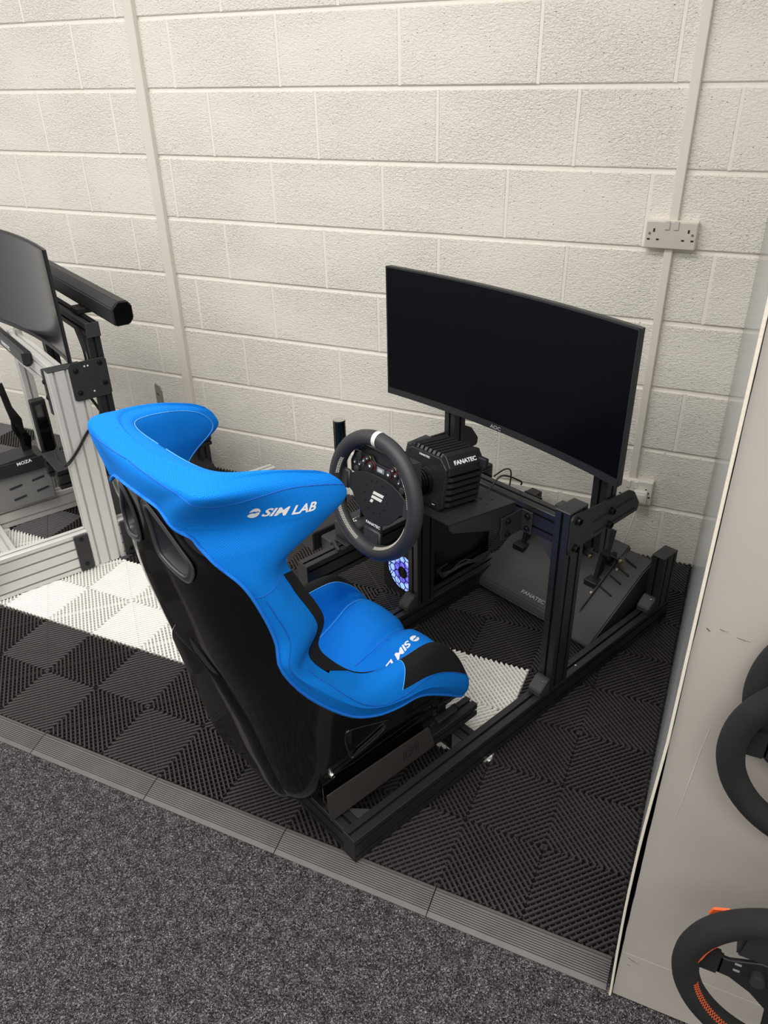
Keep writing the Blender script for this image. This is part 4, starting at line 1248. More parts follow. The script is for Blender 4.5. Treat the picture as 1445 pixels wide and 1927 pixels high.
b = BM(); prism(b, [(0.975, 0.0835), (0.985, 0.100), (1.150, 0.193), (1.160, 0.187)], lambda y, z, x: (x, y, z), -0.146, -0.142); part('rail', b, M['steel'], t)
b = BM(); cyl(b, ramp(-0.148, 0.078, 0.012), ramp(-0.148, 0.078, 0.024), 0.0042, 12); part('bolt', b, M['brass'], t, smooth=30)
b = text_bm('FANATEC', 0.0165, 0.0005, 0, 0.0001, xs=1.2)
lay(b, V(-0.335, 0.9435, 0.0705), V(1, 0, 0), V(0, 0.042, 0.022).normalized(), 0.0006); part('lettering', b, M['grey_print'], t)
for n, (x, w) in enumerate(((-0.168, 0.028), (-0.265, 0.034), (-0.440, 0.034))):
    b = BM()
    base = ramp(x, 0.115, 0.012)
    tip = base + V(0, 0.040, 0.150)
    prism(b, [(0, 0), (0.03, 0.0), (0.058, 0.11), (0.050, 0.16), (0.036, 0.16), (0.018, 0.07)], lambda p_, q_, xx: (xx, base.y + p_, base.z + q_), x - 0.006, x + 0.006)
    arm = part('pedal_arm', b, M['alu_dark'], t)
    b = BM(); m_ = Matrix.Translation(base + V(0, 0.030, 0.130)) @ Matrix.Rotation(math.radians(-14), 4, 'X')
    box(b, -w, w, -0.004, 0.0, -0.040, 0.046, 0.0015, m_)
    pad = part('pedal_pad', b, M['alu'], t)
    for k in (-1, 0, 1):
        b = BM(); box(b, k * w * 0.55 - 0.0025, k * w * 0.55 + 0.0025, -0.0046, -0.0038, -0.030, 0.034, 0, m_); part('pad_slot', b, M['slot'], t, parent=pad)
    b = BM(); box(b, x - 0.022, x + 0.022, base.y - 0.02, base.y + 0.04, base.z - 0.012, base.z + 0.012, 0.002); part('pivot_block', b, M['alu_dark'], t)
    b = BM(); tube(b, [(x, base.y + 0.045, base.z + 0.055), (x, base.y + 0.125, base.z + 0.045)], 0.011, 12)
    for q in range(7): tube(b, [(x, base.y + 0.055 + q * 0.008, base.z + 0.0537 - q * .001), (x, base.y + 0.059 + q * 0.008, base.z + 0.0532 - q * .001)], 0.0135, 12)
    part('damper', b, M['alu_dark'], t, smooth=35)
    for dz in (0, -0.024):
        b = BM(); cyl(b, (x + 0.004, base.y + 0.072 + dz * 0.4, base.z + 0.062 + dz), (x + 0.038, base.y + 0.066 + dz * 0.4, base.z + 0.062 + dz), 0.0042, 10)
        part('spacer_rod', b, M['alu'], t)
        b = BM(); cyl(b, (x + 0.036, base.y + 0.066 + dz * 0.4, base.z + 0.062 + dz), (x + 0.044, base.y + 0.065 + dz * 0.4, base.z + 0.062 + dz), 0.0058, 6)
        part('nut', b, M['brass'], t)

# ------------------------------------------------------------------ computer tower with glowing fans
t = Th('computer_tower', 'black computer tower with glowing blue-white fans beside the cockpit frame', 'computer', (-0.625, 0.87, 0.018), RIG)
x0, x1, y0, y1, z0, z1 = -0.716, -0.542, 0.722, 1.030, 0.030, 0.404
b = BM(); box(b, x0, x1, y0 + 0.004, y1, z0, z1, 0.003); part('case', b, M['alu_dark'], t)
b = BM(); box(b, x1 - 0.001, x1 + 0.003, y0 + 0.012, y1 - 0.006, z0 + 0.008, z1 - 0.008, 0.001); part('side_panel', b, M['gloss'], t, label='smooth dark side panel')
for (x, y) in ((x0 + .03, y0 + .04), (x1 - .03, y0 + .04), (x0 + .03, y1 - .04), (x1 - .03, y1 - .04)):
    b = BM(); cyl(b, (x, y, 0.0176), (x, y, 0.032), 0.014, 14); part('foot', b, M['rubber'], t)
for zc in (0.102, 0.272):
    xc, R_ = (x0 + x1) / 2 + 0.002, 0.066
    b = BM(); tube(b, [(xc, y0 + 0.0036, zc), (xc, y0 + 0.0028, zc)], R_, 48); fan = part('fan', b, M['fan'], t, label='glowing blue-white fan')
    # violet inner ring
    b = BM()
    A = [(xc + R_ * 0.60 * math.cos(a * PI / 20), y0 + 0.0024, zc + R_ * 0.60 * math.sin(a * PI / 20)) for a in range(40)]
    B_ = [(xc + R_ * 0.30 * math.cos(a * PI / 20), y0 + 0.0024, zc + R_ * 0.30 * math.sin(a * PI / 20)) for a in range(40)]
    va, vb = [b.verts.new(p) for p in A], [b.verts.new(p) for p in B_]
    for i in range(40): b.faces.new((va[i], va[(i + 1) % 40], vb[(i + 1) % 40], vb[i]))
    part('fan_ring', b, M['fan2'], t, parent=fan)
    b = BM(); cyl(b, (xc, y0 + 0.003, zc), (xc, y0 + 0.0005, zc), R_ * 0.31, 24); part('fan_hub', b, M['slot'], t, parent=fan)
    # fan blades as dark swept vanes
    for i in range(9):
        a = 2 * PI * i / 9
        b = BM()
        P = [(xc + R_ * r_ * math.cos(a + r_ * 0.9 + w_), y0 + 0.0022, zc + R_ * r_ * math.sin(a + r_ * 0.9 + w_)) for r_, w_ in ((0.3, 0), (0.6, 0), (0.97, 0), (0.97, 0.05), (0.6, 0.07), (0.3, 0.12))]
        b.faces.new([b.verts.new(p) for p in P]); part('fan_blade', b, M['slot'], t, parent=fan)
    # hexagonal grille
    b = BM()
    s = 0.0145
    done = set()
    for i in range(-5, 6):
        for j in range(-5, 6):
            cx, cz = xc + s * 1.5 * i, zc + s * math.sqrt(3) * (j + (i % 2) / 2)
            for k in range(6):
                p = (cx + s * math.cos(k * PI / 3), cz + s * math.sin(k * PI / 3)); q = (cx + s * math.cos((k + 1) * PI / 3), cz + s * math.sin((k + 1) * PI / 3))
                key = tuple(sorted(((round(p[0], 4), round(p[1], 4)), (round(q[0], 4), round(q[1], 4)))))
                m_ = ((p[0] + q[0]) / 2 - xc, (p[1] + q[1]) / 2 - zc)
                if key in done or math.hypot(*m_) > R_ + 0.008: continue
                done.add(key); tube(b, [(p[0], y0 + 0.0004, p[1]), (q[0], y0 + 0.0004, q[1])], 0.0016, 4)
    part('grille', b, M['slot'], t)
b = BM(); 
for zc in (0.102, 0.272):
    xc = (x0 + x1) / 2 + 0.002
    n = 48
    A = [b.verts.new((xc + 0.0662 * math.cos(2 * PI * i / n), y0 - 0.001, zc + 0.0662 * math.sin(2 * PI * i / n))) for i in range(n)]
    B_ = []
    for i in range(n):
        a = 2 * PI * i / n; c, s = math.cos(a), math.sin(a); k = 1 / max(abs(c) / (0.0835), abs(s) / 0.0845)
        B_.append(b.verts.new((xc + c * k, y0 - 0.001, zc + s * k)))
    for i in range(n): b.faces.new((A[i], A[(i + 1) % n], B_[(i + 1) % n], B_[i]))
part('front_panel', b, M['alu_dark'], t)

# ------------------------------------------------------------------ side arm, shifter and handbrake
t = Th('side_arm', 'black aluminium side arm bolted beside the left rail, carrying shifter and handbrake', 'bracket', (-0.56, 0.5, 0.29), RIG)
b = profile(BM(), 'y', 0.305, 0.712, -0.570, -0.530, 0.298, 0.368, 1, 2); part('arm', b, M['alu'], t)
b = BM(); box(b, -0.5705, -0.5295, 0.301, 0.305, 0.2975, 0.3685, 0.001); part('end_cap', b, M['alu_dark'], t)
b = BM(); box(b, -0.532, -0.528, 0.655, 0.715, 0.28, 0.40, 0.001); part('joining_plate', b, M['steel'], t)
b = BM(); box(b, -0.700, -0.575, 0.452, 0.530, 0.300, 0.305, 0.001); box(b, -0.600, -0.529, 0.452, 0.530, 0.3685, 0.3715, 0.001); part('shelf_plate', b, M['steel'], t)
b = BM()
box(b, -0.600, -0.532, 0.436, 0.452, 0.3685, 0.3715, 0.001)
tube(b, [(-0.580, 0.430, 0.369), (-0.550, 0.416, 0.369), (-0.530, 0.410, 0.369)], 0.006, 8)
part('slotted_tab', b, M['steel'], t)

t = Th('gear_shifter', 'black sequential gear shifter with tall cylinder knob beside the steering wheel', 'gear shifter', (-0.556, 0.5, 0.3715), RIG)
b = BM(); box(b, -0.598, -0.520, 0.448, 0.545, 0.3716, 0.420, 0.003); bd = part('body', b, M['steel'], t)
b = BM(); box(b, -0.565, -0.551, 0.490, 0.540, 0.419, 0.4206, 0); part('gate_slot', b, M['slot'], t, parent=bd)
b = BM(); box(b, -0.561, -0.556, 0.508, 0.526, 0.41, 0.585, 0.001); lv = part('lever', b, M['gloss'], t)
b = BM(); box(b, -0.5625, -0.5605, 0.509, 0.512, 0.43, 0.56, 0); part('lever_stripe', b, M['blue'], t, parent=lv)
b = BM(); tube(b, [(-0.5585, 0.517, 0.580), (-0.5585, 0.517, 0.640), (-0.5585, 0.517, 0.642)], [0.0150, 0.0150, 0.013], 20); kb = part('knob', b, M['gloss'], t, smooth=35)
for z in (0.605, 0.6425):
    b = BM(); tube(b, [(-0.5585, 0.517, z), (-0.5585, 0.517, z + 0.0015)], 0.0148, 20); part('knob_ring', b, M['chrome'], t, parent=kb)
b = text_bm('MOZA', 0.020, 0.0006, 0, 0.0001, xs=1.1)
lay(b, V(-0.552, 0.450, 0.4202), V(0.0, 1, 0), V(-1, 0, 0)); part('lettering', b, M['white_print'], t)
b = BM(); box(b, -0.655, -0.605, 0.440, 0.492, 0.3055, 0.350, 0.004); part('front_box', b, M['steel'], t)

t = Th('handbrake', 'black handbrake lever with tall ringed cylinder grip left of the steering wheel', 'handbrake', (-0.66, 0.53, 0.305), RIG)
b = BM(); box(b, -0.742, -0.662, 0.420, 0.560, 0.300, 0.360, 0.003); bd = part('body', b, M['alu_dark'], t)
for i in range(3):
    for j in range(2):
        b = BM(); cyl(b, (-0.6618, 0.445 + i * 0.028, 0.320 + j * 0.022), (-0.6612, 0.445 + i * 0.028, 0.320 + j * 0.022), 0.0022, 8); part('screw', b, M['chrome'], t, parent=bd)
b = BM(); box(b, -0.668, -0.660, 0.525, 0.545, 0.355, 0.54, 0.001); part('lever', b, M['gloss'], t)
b = BM(); tube(b, [(-0.664, 0.535, 0.520), (-0.664, 0.535, 0.662), (-0.664, 0.535, 0.664)], [0.0168, 0.0168, 0.0145], 22); gp = part('grip', b, M['gloss'], t, smooth=35)
for z in (0.585, 0.592, 0.622, 0.632, 0.642, 0.6635):
    b = BM(); tube(b, [(-0.664, 0.535, z), (-0.664, 0.535, z + 0.0012)], 0.0172 if z < 0.66 else 0.0160, 22); part('grip_ring', b, M['chrome'] if z > 0.66 else M['bolt'], t, parent=gp)

# ------------------------------------------------------------------ cables
def cord(name, pts, r, m, label, cat='cable', frame=WORLD, group=None):
    b = tube(BM(), smooth_pts(pts, 7), r, 7)
    return solo(name, b, m, label, cat, frame, base=pts[0], smooth=60, group=group)
for i in range(4):
    o = 0.005 * i
    cord('cable', [(-0.165 - o, 0.63, 0.50), (-0.178 - o, 0.64, 0.458 + o), (-0.21 - o, 0.65, 0.42 - o), (-0.259, 0.65, 0.372 - o), (-0.313, 0.652, 0.318 + o * (i % 2)), (-0.39, 0.66, 0.250 - o), (-0.455, 0.70 + o, 0.205), (-0.475, 0.75 + o, 0.19)], 0.0022, M['cable'],
         'black cables drooping from under the wheel deck towards the computer tower', frame=RIG, group='cables under the wheel deck')
cord('cable', [(-0.200, 0.600, 0.600), (-0.192, 0.640, 0.635), (-0.175, 0.690, 0.610), (-0.19, 0.715, 0.585)], 0.0022, M['cable'], 'thick black plug lead curling out behind the wheel base', frame=RIG)
cord('cable', [(-0.430, 0.90, 0.45), (-0.405, 0.92, 0.475), (-0.392, 0.93, 0.46), (-0.400, 0.925, 0.36)], 0.0022, M['cable'], 'thin black lead looping against the wall behind the cockpit', frame=RIG)
cord('cable', [(-0.515, 0.83, 0.70), (-0.530, 0.838, 0.60), (-0.520, 0.84, 0.52), (-0.515, 0.85, 0.42)], 0.0025, M['cable'], 'black lead hanging behind the left end of the monitor', frame=RIG)

# ------------------------------------------------------------------ sockets on the wall
def socket(name, label, xc, zc, w, h, m, proud=0.026):
    t = Th(name, label, 'wall socket', (xc, YW, zc))
    b = BM(); box(b, xc - w / 2, xc + w / 2, YW - proud + 0.006, YW + 0.002, zc - h / 2, zc + h / 2, 0.002); part('back_box', b, M['conduit'], t)
    b = BM(); box(b, xc - w / 2 + 0.001, xc + w / 2 - 0.001, YW - proud - 0.002, YW - proud + 0.0062, zc - h / 2 + 0.001, zc + h / 2 - 0.001, 0.003, seg=2); fp = part('face_plate', b, m, t)
    yf = YW - proud - 0.002
    for sx in (-1, 1):
        b = BM(); box(b, xc + sx * 0.0115 - 0.0065, xc + sx * 0.0115 + 0.0065, yf - 0.0035, yf + 0.001, zc + 0.014, zc + 0.038, 0.0015); part('rocker_switch', b, m, t)
        cx = xc + sx * 0.045
        for (dx, dz, ww, hh) in ((0, 0.012, 0.0048, 0.009), (-0.012, -0.012, 0.0075, 0.0042), (0.012, -0.012, 0.0075, 0.0042)):
            b = BM(); box(b, cx + dx - ww / 2, cx + dx + ww / 2, yf - 0.0006, yf + 0.002, zc + dz - hh / 2, zc + dz + hh / 2); part('pin_slot', b, M['slot'], t, parent=fp)
        b = BM(); tube(b, [(xc + sx * (w / 2 - 0.0115), yf + 0.001, zc + 0.003), (xc + sx * (w / 2 - 0.0115), yf - 0.001, zc + 0.003)], 0.0034, 10); part('screw', b, M['gsw'], t)
    return t
socket('double_socket', 'cream double wall socket, unplugged, high above the monitor', 0.1295, 1.053, 0.135, 0.074, M['socket'], 0.026)
socket('double_socket', 'white double wall socket low on the wall with a plug in it', 0.1325, 0.258, 0.130, 0.084, M['plastic_w'], 0.026)
PX, PZ = 0.1635, 0.250
t = Th('plug', 'white three-pin plug in the low wall socket', 'plug', (PX, YW - 0.028, PZ))
b = BM(); box(b, PX - 0.021, PX + 0.021, YW - 0.050, YW - 0.0275, PZ - 0.023, PZ + 0.022, 0.005, seg=2); part('body', b, M['plastic_w'], t, smooth=40)
b = BM(); box(b, PX - 0.015, PX + 0.015, YW - 0.054, YW - 0.048, PZ - 0.016, PZ + 0.015, 0.003, seg=2); part('front_face', b, M['plastic_w'], t, smooth=40)
cord('power_cable', [(PX - 0.004, YW - 0.042, PZ - 0.022), (PX - 0.008, YW - 0.045, PZ - 0.07), (PX - 0.020, YW - 0.05, PZ - 0.14), (PX - 0.035, YW - 0.055, 0.06), (PX - 0.06, YW - 0.06, 0.026), (PX - 0.12, YW - 0.07, 0.023), (PX - 0.2, YW - 0.09, 0.023)], 0.0030, M['wcable'], 'white power cable dropping from the plug to the floor')

# ------------------------------------------------------------------ display wheels hung on the partition
def plain_hub(color_paddle=None, mark=False, flip=False):
    def f(t, W, Xw, rim):
        UPw = W(0, 1) - W(0, 0)
        outl = [(-0.134, 0.022), (-0.085, 0.018), (-0.05, 0.034), (0.05, 0.034), (0.085, 0.018), (0.134, 0.022), (0.134, -0.012), (0.080, -0.016), (0.052, -0.032), (0.028, -0.056), (0.022, -0.134),
                (-0.022, -0.134), (-0.028, -0.056), (-0.052, -0.032), (-0.080, -0.016), (-0.134, -0.012)]
        b = BM(); prism(b, outl, lambda x, z, y: W(x, z, y), 0.004, 0.010); bmesh.ops.bevel(b, geom=b.edges[:], offset=0.0012, segments=1, affect='EDGES')
        hub = part('centre_plate', b, M['alu_dark'], t)
        for (xa, xb, za, zb) in ((-0.138, -0.092, -0.016, 0.026), (0.092, 0.138, -0.016, 0.026), (-0.026, 0.026, -0.138, -0.094)):
            b = BM(); prism(b, [(xa, za), (xb, za), (xb, zb), (xa, zb)], lambda x, z, y: W(x, z, y), 0.0, 0.013); bmesh.ops.bevel(b, geom=b.edges[:], offset=0.004, segments=3, affect='EDGES')
            part('spoke_wrap', b, M['suede'], t, smooth=50)
        b = BM(); tube(b, [W(0, 0.0, 0.010), W(0, 0.0, HUBD)], 0.020, 20); part('wall_hub', b, M['alu_dark'], t, smooth=35)
        if mark:
            b = BM(); prism(b, [(-0.080, 0.030), (0.080, 0.030), (0.074, 0.084), (0.05, 0.088), (-0.05, 0.088), (-0.074, 0.084)], lambda x, z, y: W(x, z, y), 0.006, 0.036)
            bmesh.ops.bevel(b, geom=b.edges[:], offset=0.003, segments=2, affect='EDGES'); part('housing', b, M['steel'], t)
            for (x, z, r_) in ((-0.050, 0.010, 0.009), (0.050, 0.010, 0.009)):
                b = BM(); tube(b, [W(x, z, 0.004), W(x, z, -0.008)], r_, 16); part('rotary_knob', b, M['rubber'], t, smooth=35)
            for sx in (-1, 1):
                for (x, z) in ((0.074, 0.017), (0.074, 0.004), (0.035, 0.020), (0.030, 0.003)):
                    b = BM(); prism(b, [(sx * x - 0.004, z - 0.0015), (sx * x + 0.004, z - 0.0015), (sx * x + 0.004, z + 0.0015), (sx * x - 0.004, z + 0.0015)], lambda x_, z_, y: W(x_, z_, y), 0.0030, 0.0040)
                    part('button_mark', b, M['grey_print'], t, parent=hub)
            b = BM(); tube(b, [W(-0.018, 0.004, 0.0040), W(-0.018, 0.004, 0.0034)], 0.0050, 14); part('button_mark', b, M['white_print'], t, parent=hub)
            b = text_bm('w', 0.026, 0.0008, 0, 0.0001, align='CENTER', xs=1.2); lay(b, W(0.010, -0.020, 0.0034), Xw, UPw); part('lettering', b, M['white_print'], t, parent=hub)
        if color_paddle:
            for sx in (-1, 1):
                b = BM(); prism(b, [(0.03, 0.012), (0.075, 0.016), (0.110, 0.040), (0.119, 0.052), (0.115, 0.064), (0.097, 0.072), (0.03, 0.036)], lambda x, z, y: W(sx * x, z, y), 0.036, 0.040)
                bmesh.ops.bevel(b, geom=b.edges[:], offset=0.0010, segments=1, affect='EDGES')
                part('shift_paddle', b, M['orange'], t, label='orange shift paddle')
    return f
YB = -0.0605
def hung(label, c, R, stitchm, hubf, tilt=0.0, roll=0.0):
    global HUBD
    ax = V(0, math.cos(tilt), -math.sin(tilt)); up = V(math.sin(roll) , math.sin(tilt), math.cos(tilt)).normalized(); up = (up - ax * up.dot(ax)).normalized()
    HUBD = (YB - c[1]) / ax.y - 0.002
    return wheel('steering_wheel', label, V(*c), ax, up, WORLD, (c[0], YB, c[2]), R, 0.0175, M['suede'], stitchm, False, hubf)
HUBD = 0.1
hung('black suede steering wheel with orange stitching and orange paddles, lowest on the partition', (0.572, -0.235, 0.448), 0.1340, M['ostitch'], plain_hub(True, True))
hung('plain black suede steering wheel hung on the partition above the orange-stitched one', (0.568, -0.112, 0.722), 0.1330, None, plain_hub())
hung('dark steering wheel peeking out above and behind the plain suede wheel', (0.590, -0.085, 0.80), 0.1400, None, plain_hub())
#@@END4
# ------------------------------------------------------------------ second cockpit on the left, silver frame
t = Th('cockpit_frame', 'silver aluminium profile cockpit frame at the left edge with black brackets', 'cockpit frame', (-0.25, 0.0, 0.018), RIG2)
def dprofile(axis, lo, hi, a0, a1, b0, b1, na, nb, name, m='silver', label=None):
    b = profile(BM(), axis, lo, hi, a0, a1, b0, b1, na, nb)
    o = part(name, b, M[m], t, label=label)
    return o
def cov(a0, a1, b0, b1, axis, lo, hi): pass
dprofile('z', 0.0185, 0.704, -0.040, 0.0, 0.0, 0.104, 1, 3, 'upright')
b = BM(); box(b, -0.041, 0.001, -0.001, 0.105, 0.704, 0.709, 0.0015); part('end_cap', b, M['cap'], t)
dprofile('y', -0.80, -0.001, -0.040, 0.0, ZT, 0.160, 1, 4, 'side_rail')
dprofile('y', 0.105, 0.72, -0.040, 0.0, ZT, 0.160, 1, 4, 'side_rail')
dprofile('y', -0.80, 0.10, -0.500, -0.460, ZT, 0.100, 1, 2, 'side_rail')
dprofile('z', 0.0185, 0.704, -0.560, -0.520, 0.030, 0.070, 1, 1, 'upright')
dprofile('x', -0.520, -0.060, 0.030, 0.070, 0.600, 0.690, 1, 2, 'cross_beam')
dprofile('x', -0.520, -0.040, -0.230, -0.190, ZT, 0.058, 1, 1, 'cross_beam')
b = BM(); box(b, -0.060, -0.040, -0.004, 0.090, 0.560, 0.704, 0.002); part('joining_plate', b, M['steel'], t)
for z in (0.665, 0.615):
    b = BM(); bolt(b, (-0.050, -0.004, z), (0, -1, 0), 0.006, 0.004); part('bolt', b, M['bolt'], t, smooth=30)
for (y0_, y1_) in ((-0.048, -0.002), (0.106, 0.150)):
    b = BM(); box(b, 0.0005, 0.008, y0_, y1_, 0.022, 0.156, 0.003); jp = part('joining_plate', b, M['steel'], t)
    for z in (0.140, 0.045):
        b = BM(); bolt(b, (0.008, (y0_ + y1_) / 2, z), (1, 0, 0), 0.0055, 0.003); part('bolt', b, M['bolt'], t, smooth=30, parent=jp)
b = BM(); prism(b, [(0, 0), (0.055, 0), (0, 0.060)], lambda p_, q_, xx: (xx, -0.001 - p_, 0.161 + q_), -0.036, -0.004)

# black monitor stand joined to the silver upright
t = Th('monitor_stand', 'black profile stand bolted to the silver cockpit upright behind the left monitor', 'monitor stand', (-0.2, 0.17, 0.018), RIG2)
b = profile(BM(), 'z', 0.0185, 0.785, -0.040, 0.0, 0.135, 0.175, 1, 1); part('post', b, M['alu'], t)
b = profile(BM(), 'z', 0.0185, 0.785, -0.560, -0.520, 0.135, 0.175, 1, 1); part('post', b, M['alu'], t)
b = profile(BM(), 'x', -0.60, 0.006, 0.135, 0.175, 0.786, 0.828, 1, 1); part('top_beam', b, M['alu'], t)
b = BM(); box(b, 0.006, 0.010, 0.134, 0.176, 0.785, 0.829, 0.001); part('end_cap', b, M['cap'], t)
b = BM(); prism(b, [(0, 0), (0.060, 0), (0.052, -0.012), (0.012, -0.075), (0, -0.090)], lambda p_, q_, yy: (-0.041 - p_, yy, 0.785 + q_), 0.140, 0.172); part('gusset', b, M['alu_dark'], t)
b = BM()
prism(b, [(0.060, 0.606), (0.068, 0.600), (0.168, 0.600), (0.176, 0.606), (0.176, 0.712), (0.168, 0.720), (0.068, 0.720), (0.060, 0.712)], lambda y, z, x: (x, y, z), 0.0008, 0.006)
bmesh.ops.bevel(b, geom=b.edges[:], offset=0.001, segments=1, affect='EDGES')
jp = part('joining_plate', b, M['steel'], t)
for (y, z) in ((0.080, 0.695), (0.080, 0.625), (0.155, 0.705), (0.160, 0.640)):
    b = BM(); bolt(b, (0.006, y, z), (1, 0, 0), 0.006, 0.0035); part('bolt', b, M['bolt'], t, smooth=30, parent=jp)
for (y, z) in ((0.118, 0.704), (0.108, 0.704), (0.122, 0.622)):
    b = BM(); cyl(b, (0.0058, y, z), (0.0064, y, z), 0.0028, 10); part('hole', b, M['wcable'], t, parent=jp)
t = Th('light_bar', 'long black bar fixed above the stand behind the left monitor', 'bar', (-0.2, 0.2, 0.83), RIG2)
b = BM()
prism(b, [(0.175, 0.850), (0.182, 0.842), (0.222, 0.842), (0.236, 0.858), (0.236, 0.896), (0.224, 0.910), (0.196, 0.912), (0.176, 0.894)], lambda y, z, x: (x, y, z), -0.62, 0.150)
bmesh.ops.bevel(b, geom=b.edges[:], offset=0.003, segments=2, affect='EDGES'); part('bar', b, M['steel'], t, smooth=40)
b = BM(); prism(b, [(0.180, 0.850), (0.186, 0.846), (0.220, 0.846), (0.232, 0.860), (0.232, 0.894), (0.222, 0.906), (0.198, 0.908), (0.180, 0.892)], lambda y, z, x: (x, y, z), 0.146, 0.153); part('end_cap', b, M['gloss'], t)
b = BM(); box(b, -0.16, -0.10, 0.150, 0.200, 0.829, 0.846, 0.002); part('mount', b, M['alu_dark'], t)
curved_monitor('monitor', 'reflective curved monitor cut off by the left edge of the photo', (0.007, 0.064), (-0.709, -0.005), 0.723, 1.048, 0.033, 0.012, RIG2, (-0.3, 0.08, 0.72),
               rmat='screen_gloss', chin=0.014)

t = Th('handbrake', 'black upright handbrake lever on the slotted grey box in the silver cockpit', 'handbrake', (-0.44, -0.06, 0.25), RIG2)
b = BM(); box(b, -0.500, -0.400, -0.165, 0.012, 0.238, 0.290, 0.004)
prism(b, [(-0.165, 0.29), (-0.02, 0.30), (0.010, 0.262), (0.010, 0.238), (-0.165, 0.238)], lambda y, z, x: (x, y, z), -0.499, -0.401)
bd = part('body', b, M['alu_dark'], t)
b = text_bm('MOZA', 0.016, 0.0004, 0, 0.0001, xs=1.1); lay(b, V(-0.3988, -0.085, 0.272), V(0, 1, 0.06).normalized(), V(0, -0.06, 1).normalized(), 0.0004); part('lettering', b, M['white_print'], t, parent=bd)
b = BM()
prism(b, [(-0.045, 0.300), (-0.015, 0.300), (-0.006, 0.345), (-0.022, 0.385), (-0.020, 0.420), (-0.040, 0.470), (-0.050, 0.560), (-0.070, 0.560), (-0.062, 0.470), (-0.056, 0.42), (-0.060, 0.39), (-0.048, 0.350)], lambda y, z, x: (x, y, z), -0.452, -0.444)
part('lever', b, M['gloss'], t)
for z in (0.33, 0.40, 0.45, 0.5): 
    b = BM(); cyl(b, (-0.444, -0.035 - (z - .33) * .1, z), (-0.440, -0.035 - (z - .33) * .1, z), 0.004, 10); part('bolt', b, M['bolt'], t)
t = Th('slotted_box', 'dark grey folded box with four slots under the left handbrake', 'mounting box', (-0.45, -0.08, 0.104), RIG2)
b = BM(); prism(b, [(-0.30, 0.105), (0.020, 0.105), (0.024, 0.235), (-0.30, 0.235)], lambda y, z, x: (x, y, z), -0.498, -0.420)
bmesh.ops.bevel(b, geom=b.edges[:], offset=0.003, segments=2, affect='EDGES'); bx = part('folded_plate', b, M['box_grey'], t)
for (y, z) in ((-0.105, 0.185), (-0.025, 0.195), (-0.100, 0.140), (-0.018, 0.150)):
    b = BM(); tube(b, [(-0.4195, y - 0.022, z - 0.002), (-0.4195, y + 0.022, z + 0.004)], 0.0035, 8); part('slot', b, M['slot'], t, parent=bx)
t = Th('steering_motor', 'black wheel base with white lettering at the left edge behind the silver beam', 'steering motor', (-0.50, 0.01, 0.652), RIG2)
b = BM(); box(b, -0.75, -0.268, -0.002, 0.028, 0.650, 0.704, 0.008); part('body', b, M['alu'], t)
b = text_bm('FANATEC', 0.020, 0.0006, 0, 0.0001, align='RIGHT', xs=1.2); lay(b, V(-0.42, -0.0024, 0.668), V(1, 0, 0), V(0, 0, 1)); part('lettering', b, M['white_print'], t)
t = Th('pedal_set', 'black pedals and floor plate behind the silver upright', 'pedals', (-0.5, 0.4, 0.018), RIG2)
b = BM(); prism(b, [(0.14, 0.02), (0.14, 0.06), (0.52, 0.20), (0.54, 0.02)], lambda y, z, x: (x, y, z), -0.50, -0.10); part('base_plate', b, M['steel'], t)
for x0_, x1_ in ((-0.32, -0.28), (-0.20, -0.16)):
    b = profile(BM(), 'y', -0.010, 0.55, x0_, x1_, 0.250, 0.320, 1, 2); part('support_rail', b, M['alu'], t)
    for y_ in (0.08, 0.50):
        b = profile(BM(), 'z', 0.020, 0.250, x0_, x1_, y_, y_ + 0.04, 1, 1); part('support_leg', b, M['alu'], t)
b = BM(); box(b, -0.33, -0.15, -0.012, 0.050, 0.321, 0.324, 0.001); part('bracket_plate', b, M['steel'], t)
for x in (-0.16, -0.28, -0.42):
    b = BM(); box(b, x - 0.03, x + 0.03, 0.36, 0.366, 0.20, 0.30, 0.002); box(b, x - 0.006, x + 0.006, 0.366, 0.39, 0.13, 0.26, 0.001); part('pedal_arm', b, M['alu_dark'], t)
t = Th('control_box', 'flat black box standing between the handbrake and the silver crossbeam', 'control box', (-0.45, 0.02, 0.27), RIG2)
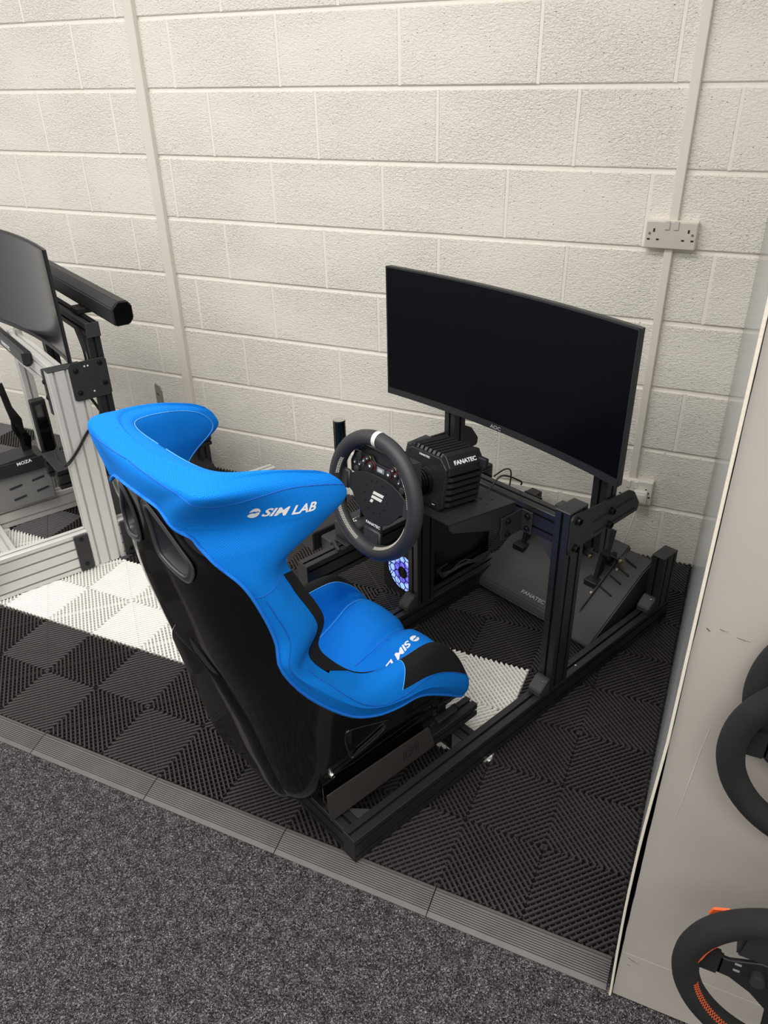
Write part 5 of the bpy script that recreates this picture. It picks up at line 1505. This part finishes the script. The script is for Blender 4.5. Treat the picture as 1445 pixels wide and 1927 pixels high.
b = BM(); box(b, -0.452, -0.420, 0.016, 0.066, 0.240, 0.480, 0.003); part('case', b, M['alu_dark'], t)
b = BM(); box(b, -0.4205, -0.4185, 0.022, 0.060, 0.255, 0.465, 0.001); part('front_panel', b, M['gloss'], t)
t = Th('switch_plate', 'small grey metal plate with two holes standing behind the blue headrest', 'metal plate', (0.06, 0.42, 0.4), RIG2)
b = BM(); prism(b, [(0, 0.34), (0.050, 0.34), (0.056, 0.60), (0.050, 0.612), (0.012, 0.612), (0.006, 0.60)], lambda x, z, y: (0.03 + x, y, z), 0.30, 0.304)
pp = part('plate', b, M['gsw'], t)
for x in (0.052, 0.062):
    b = BM(); cyl(b, (x, 0.2999, 0.580), (x, 0.2994, 0.580), 0.0035, 10); part('hole', b, M['slot'], t, parent=pp)
b = BM(); box(b, -0.005, 0.035, 0.296, 0.310, 0.018, 0.36, 0.002); part('stem', b, M['alu'], t)
for i_ in range(2):
    o_ = 0.007 * i_
    cord('cable', [(0.012, 0.128, 0.60), (0.010 + o_, 0.118, 0.54 + o_), (0.006, 0.070, 0.490 + o_), (0.006, 0.028, 0.440 + o_), (0.004, -0.010, 0.405 + o_), (-0.040, -0.018, 0.395), (-0.12, -0.010 + o_, 0.400), (-0.20, 0.02, 0.39)], 0.0026, M['cable'],
         'black cables wrapped across the silver upright', frame=RIG2, group='cables across the silver upright')
for i in range(3):
    cord('cable', [(-0.10 - .02 * i, 0.12, 0.60), (-0.07 - .02 * i, 0.16, 0.50), (-0.10 - .01 * i, 0.2, 0.38), (-0.20, 0.22, 0.30 + .01 * i)], 0.0026, M['cable'],
         'black cables hanging under the silver crossbeam', frame=RIG2, group='cables under the silver crossbeam')
for i in range(2):
    cord('cable', [(-0.09 + .012 * i, 0.13, 0.80), (-0.05 + .012 * i, 0.13, 0.74), (-0.045 + .012 * i, 0.13, 0.68), (-0.012 + .008 * i, 0.125, 0.612)], 0.0024, M['cable'],
         'black monitor leads between the left monitor and the stand post', frame=RIG2, group='leads beside the left monitor')
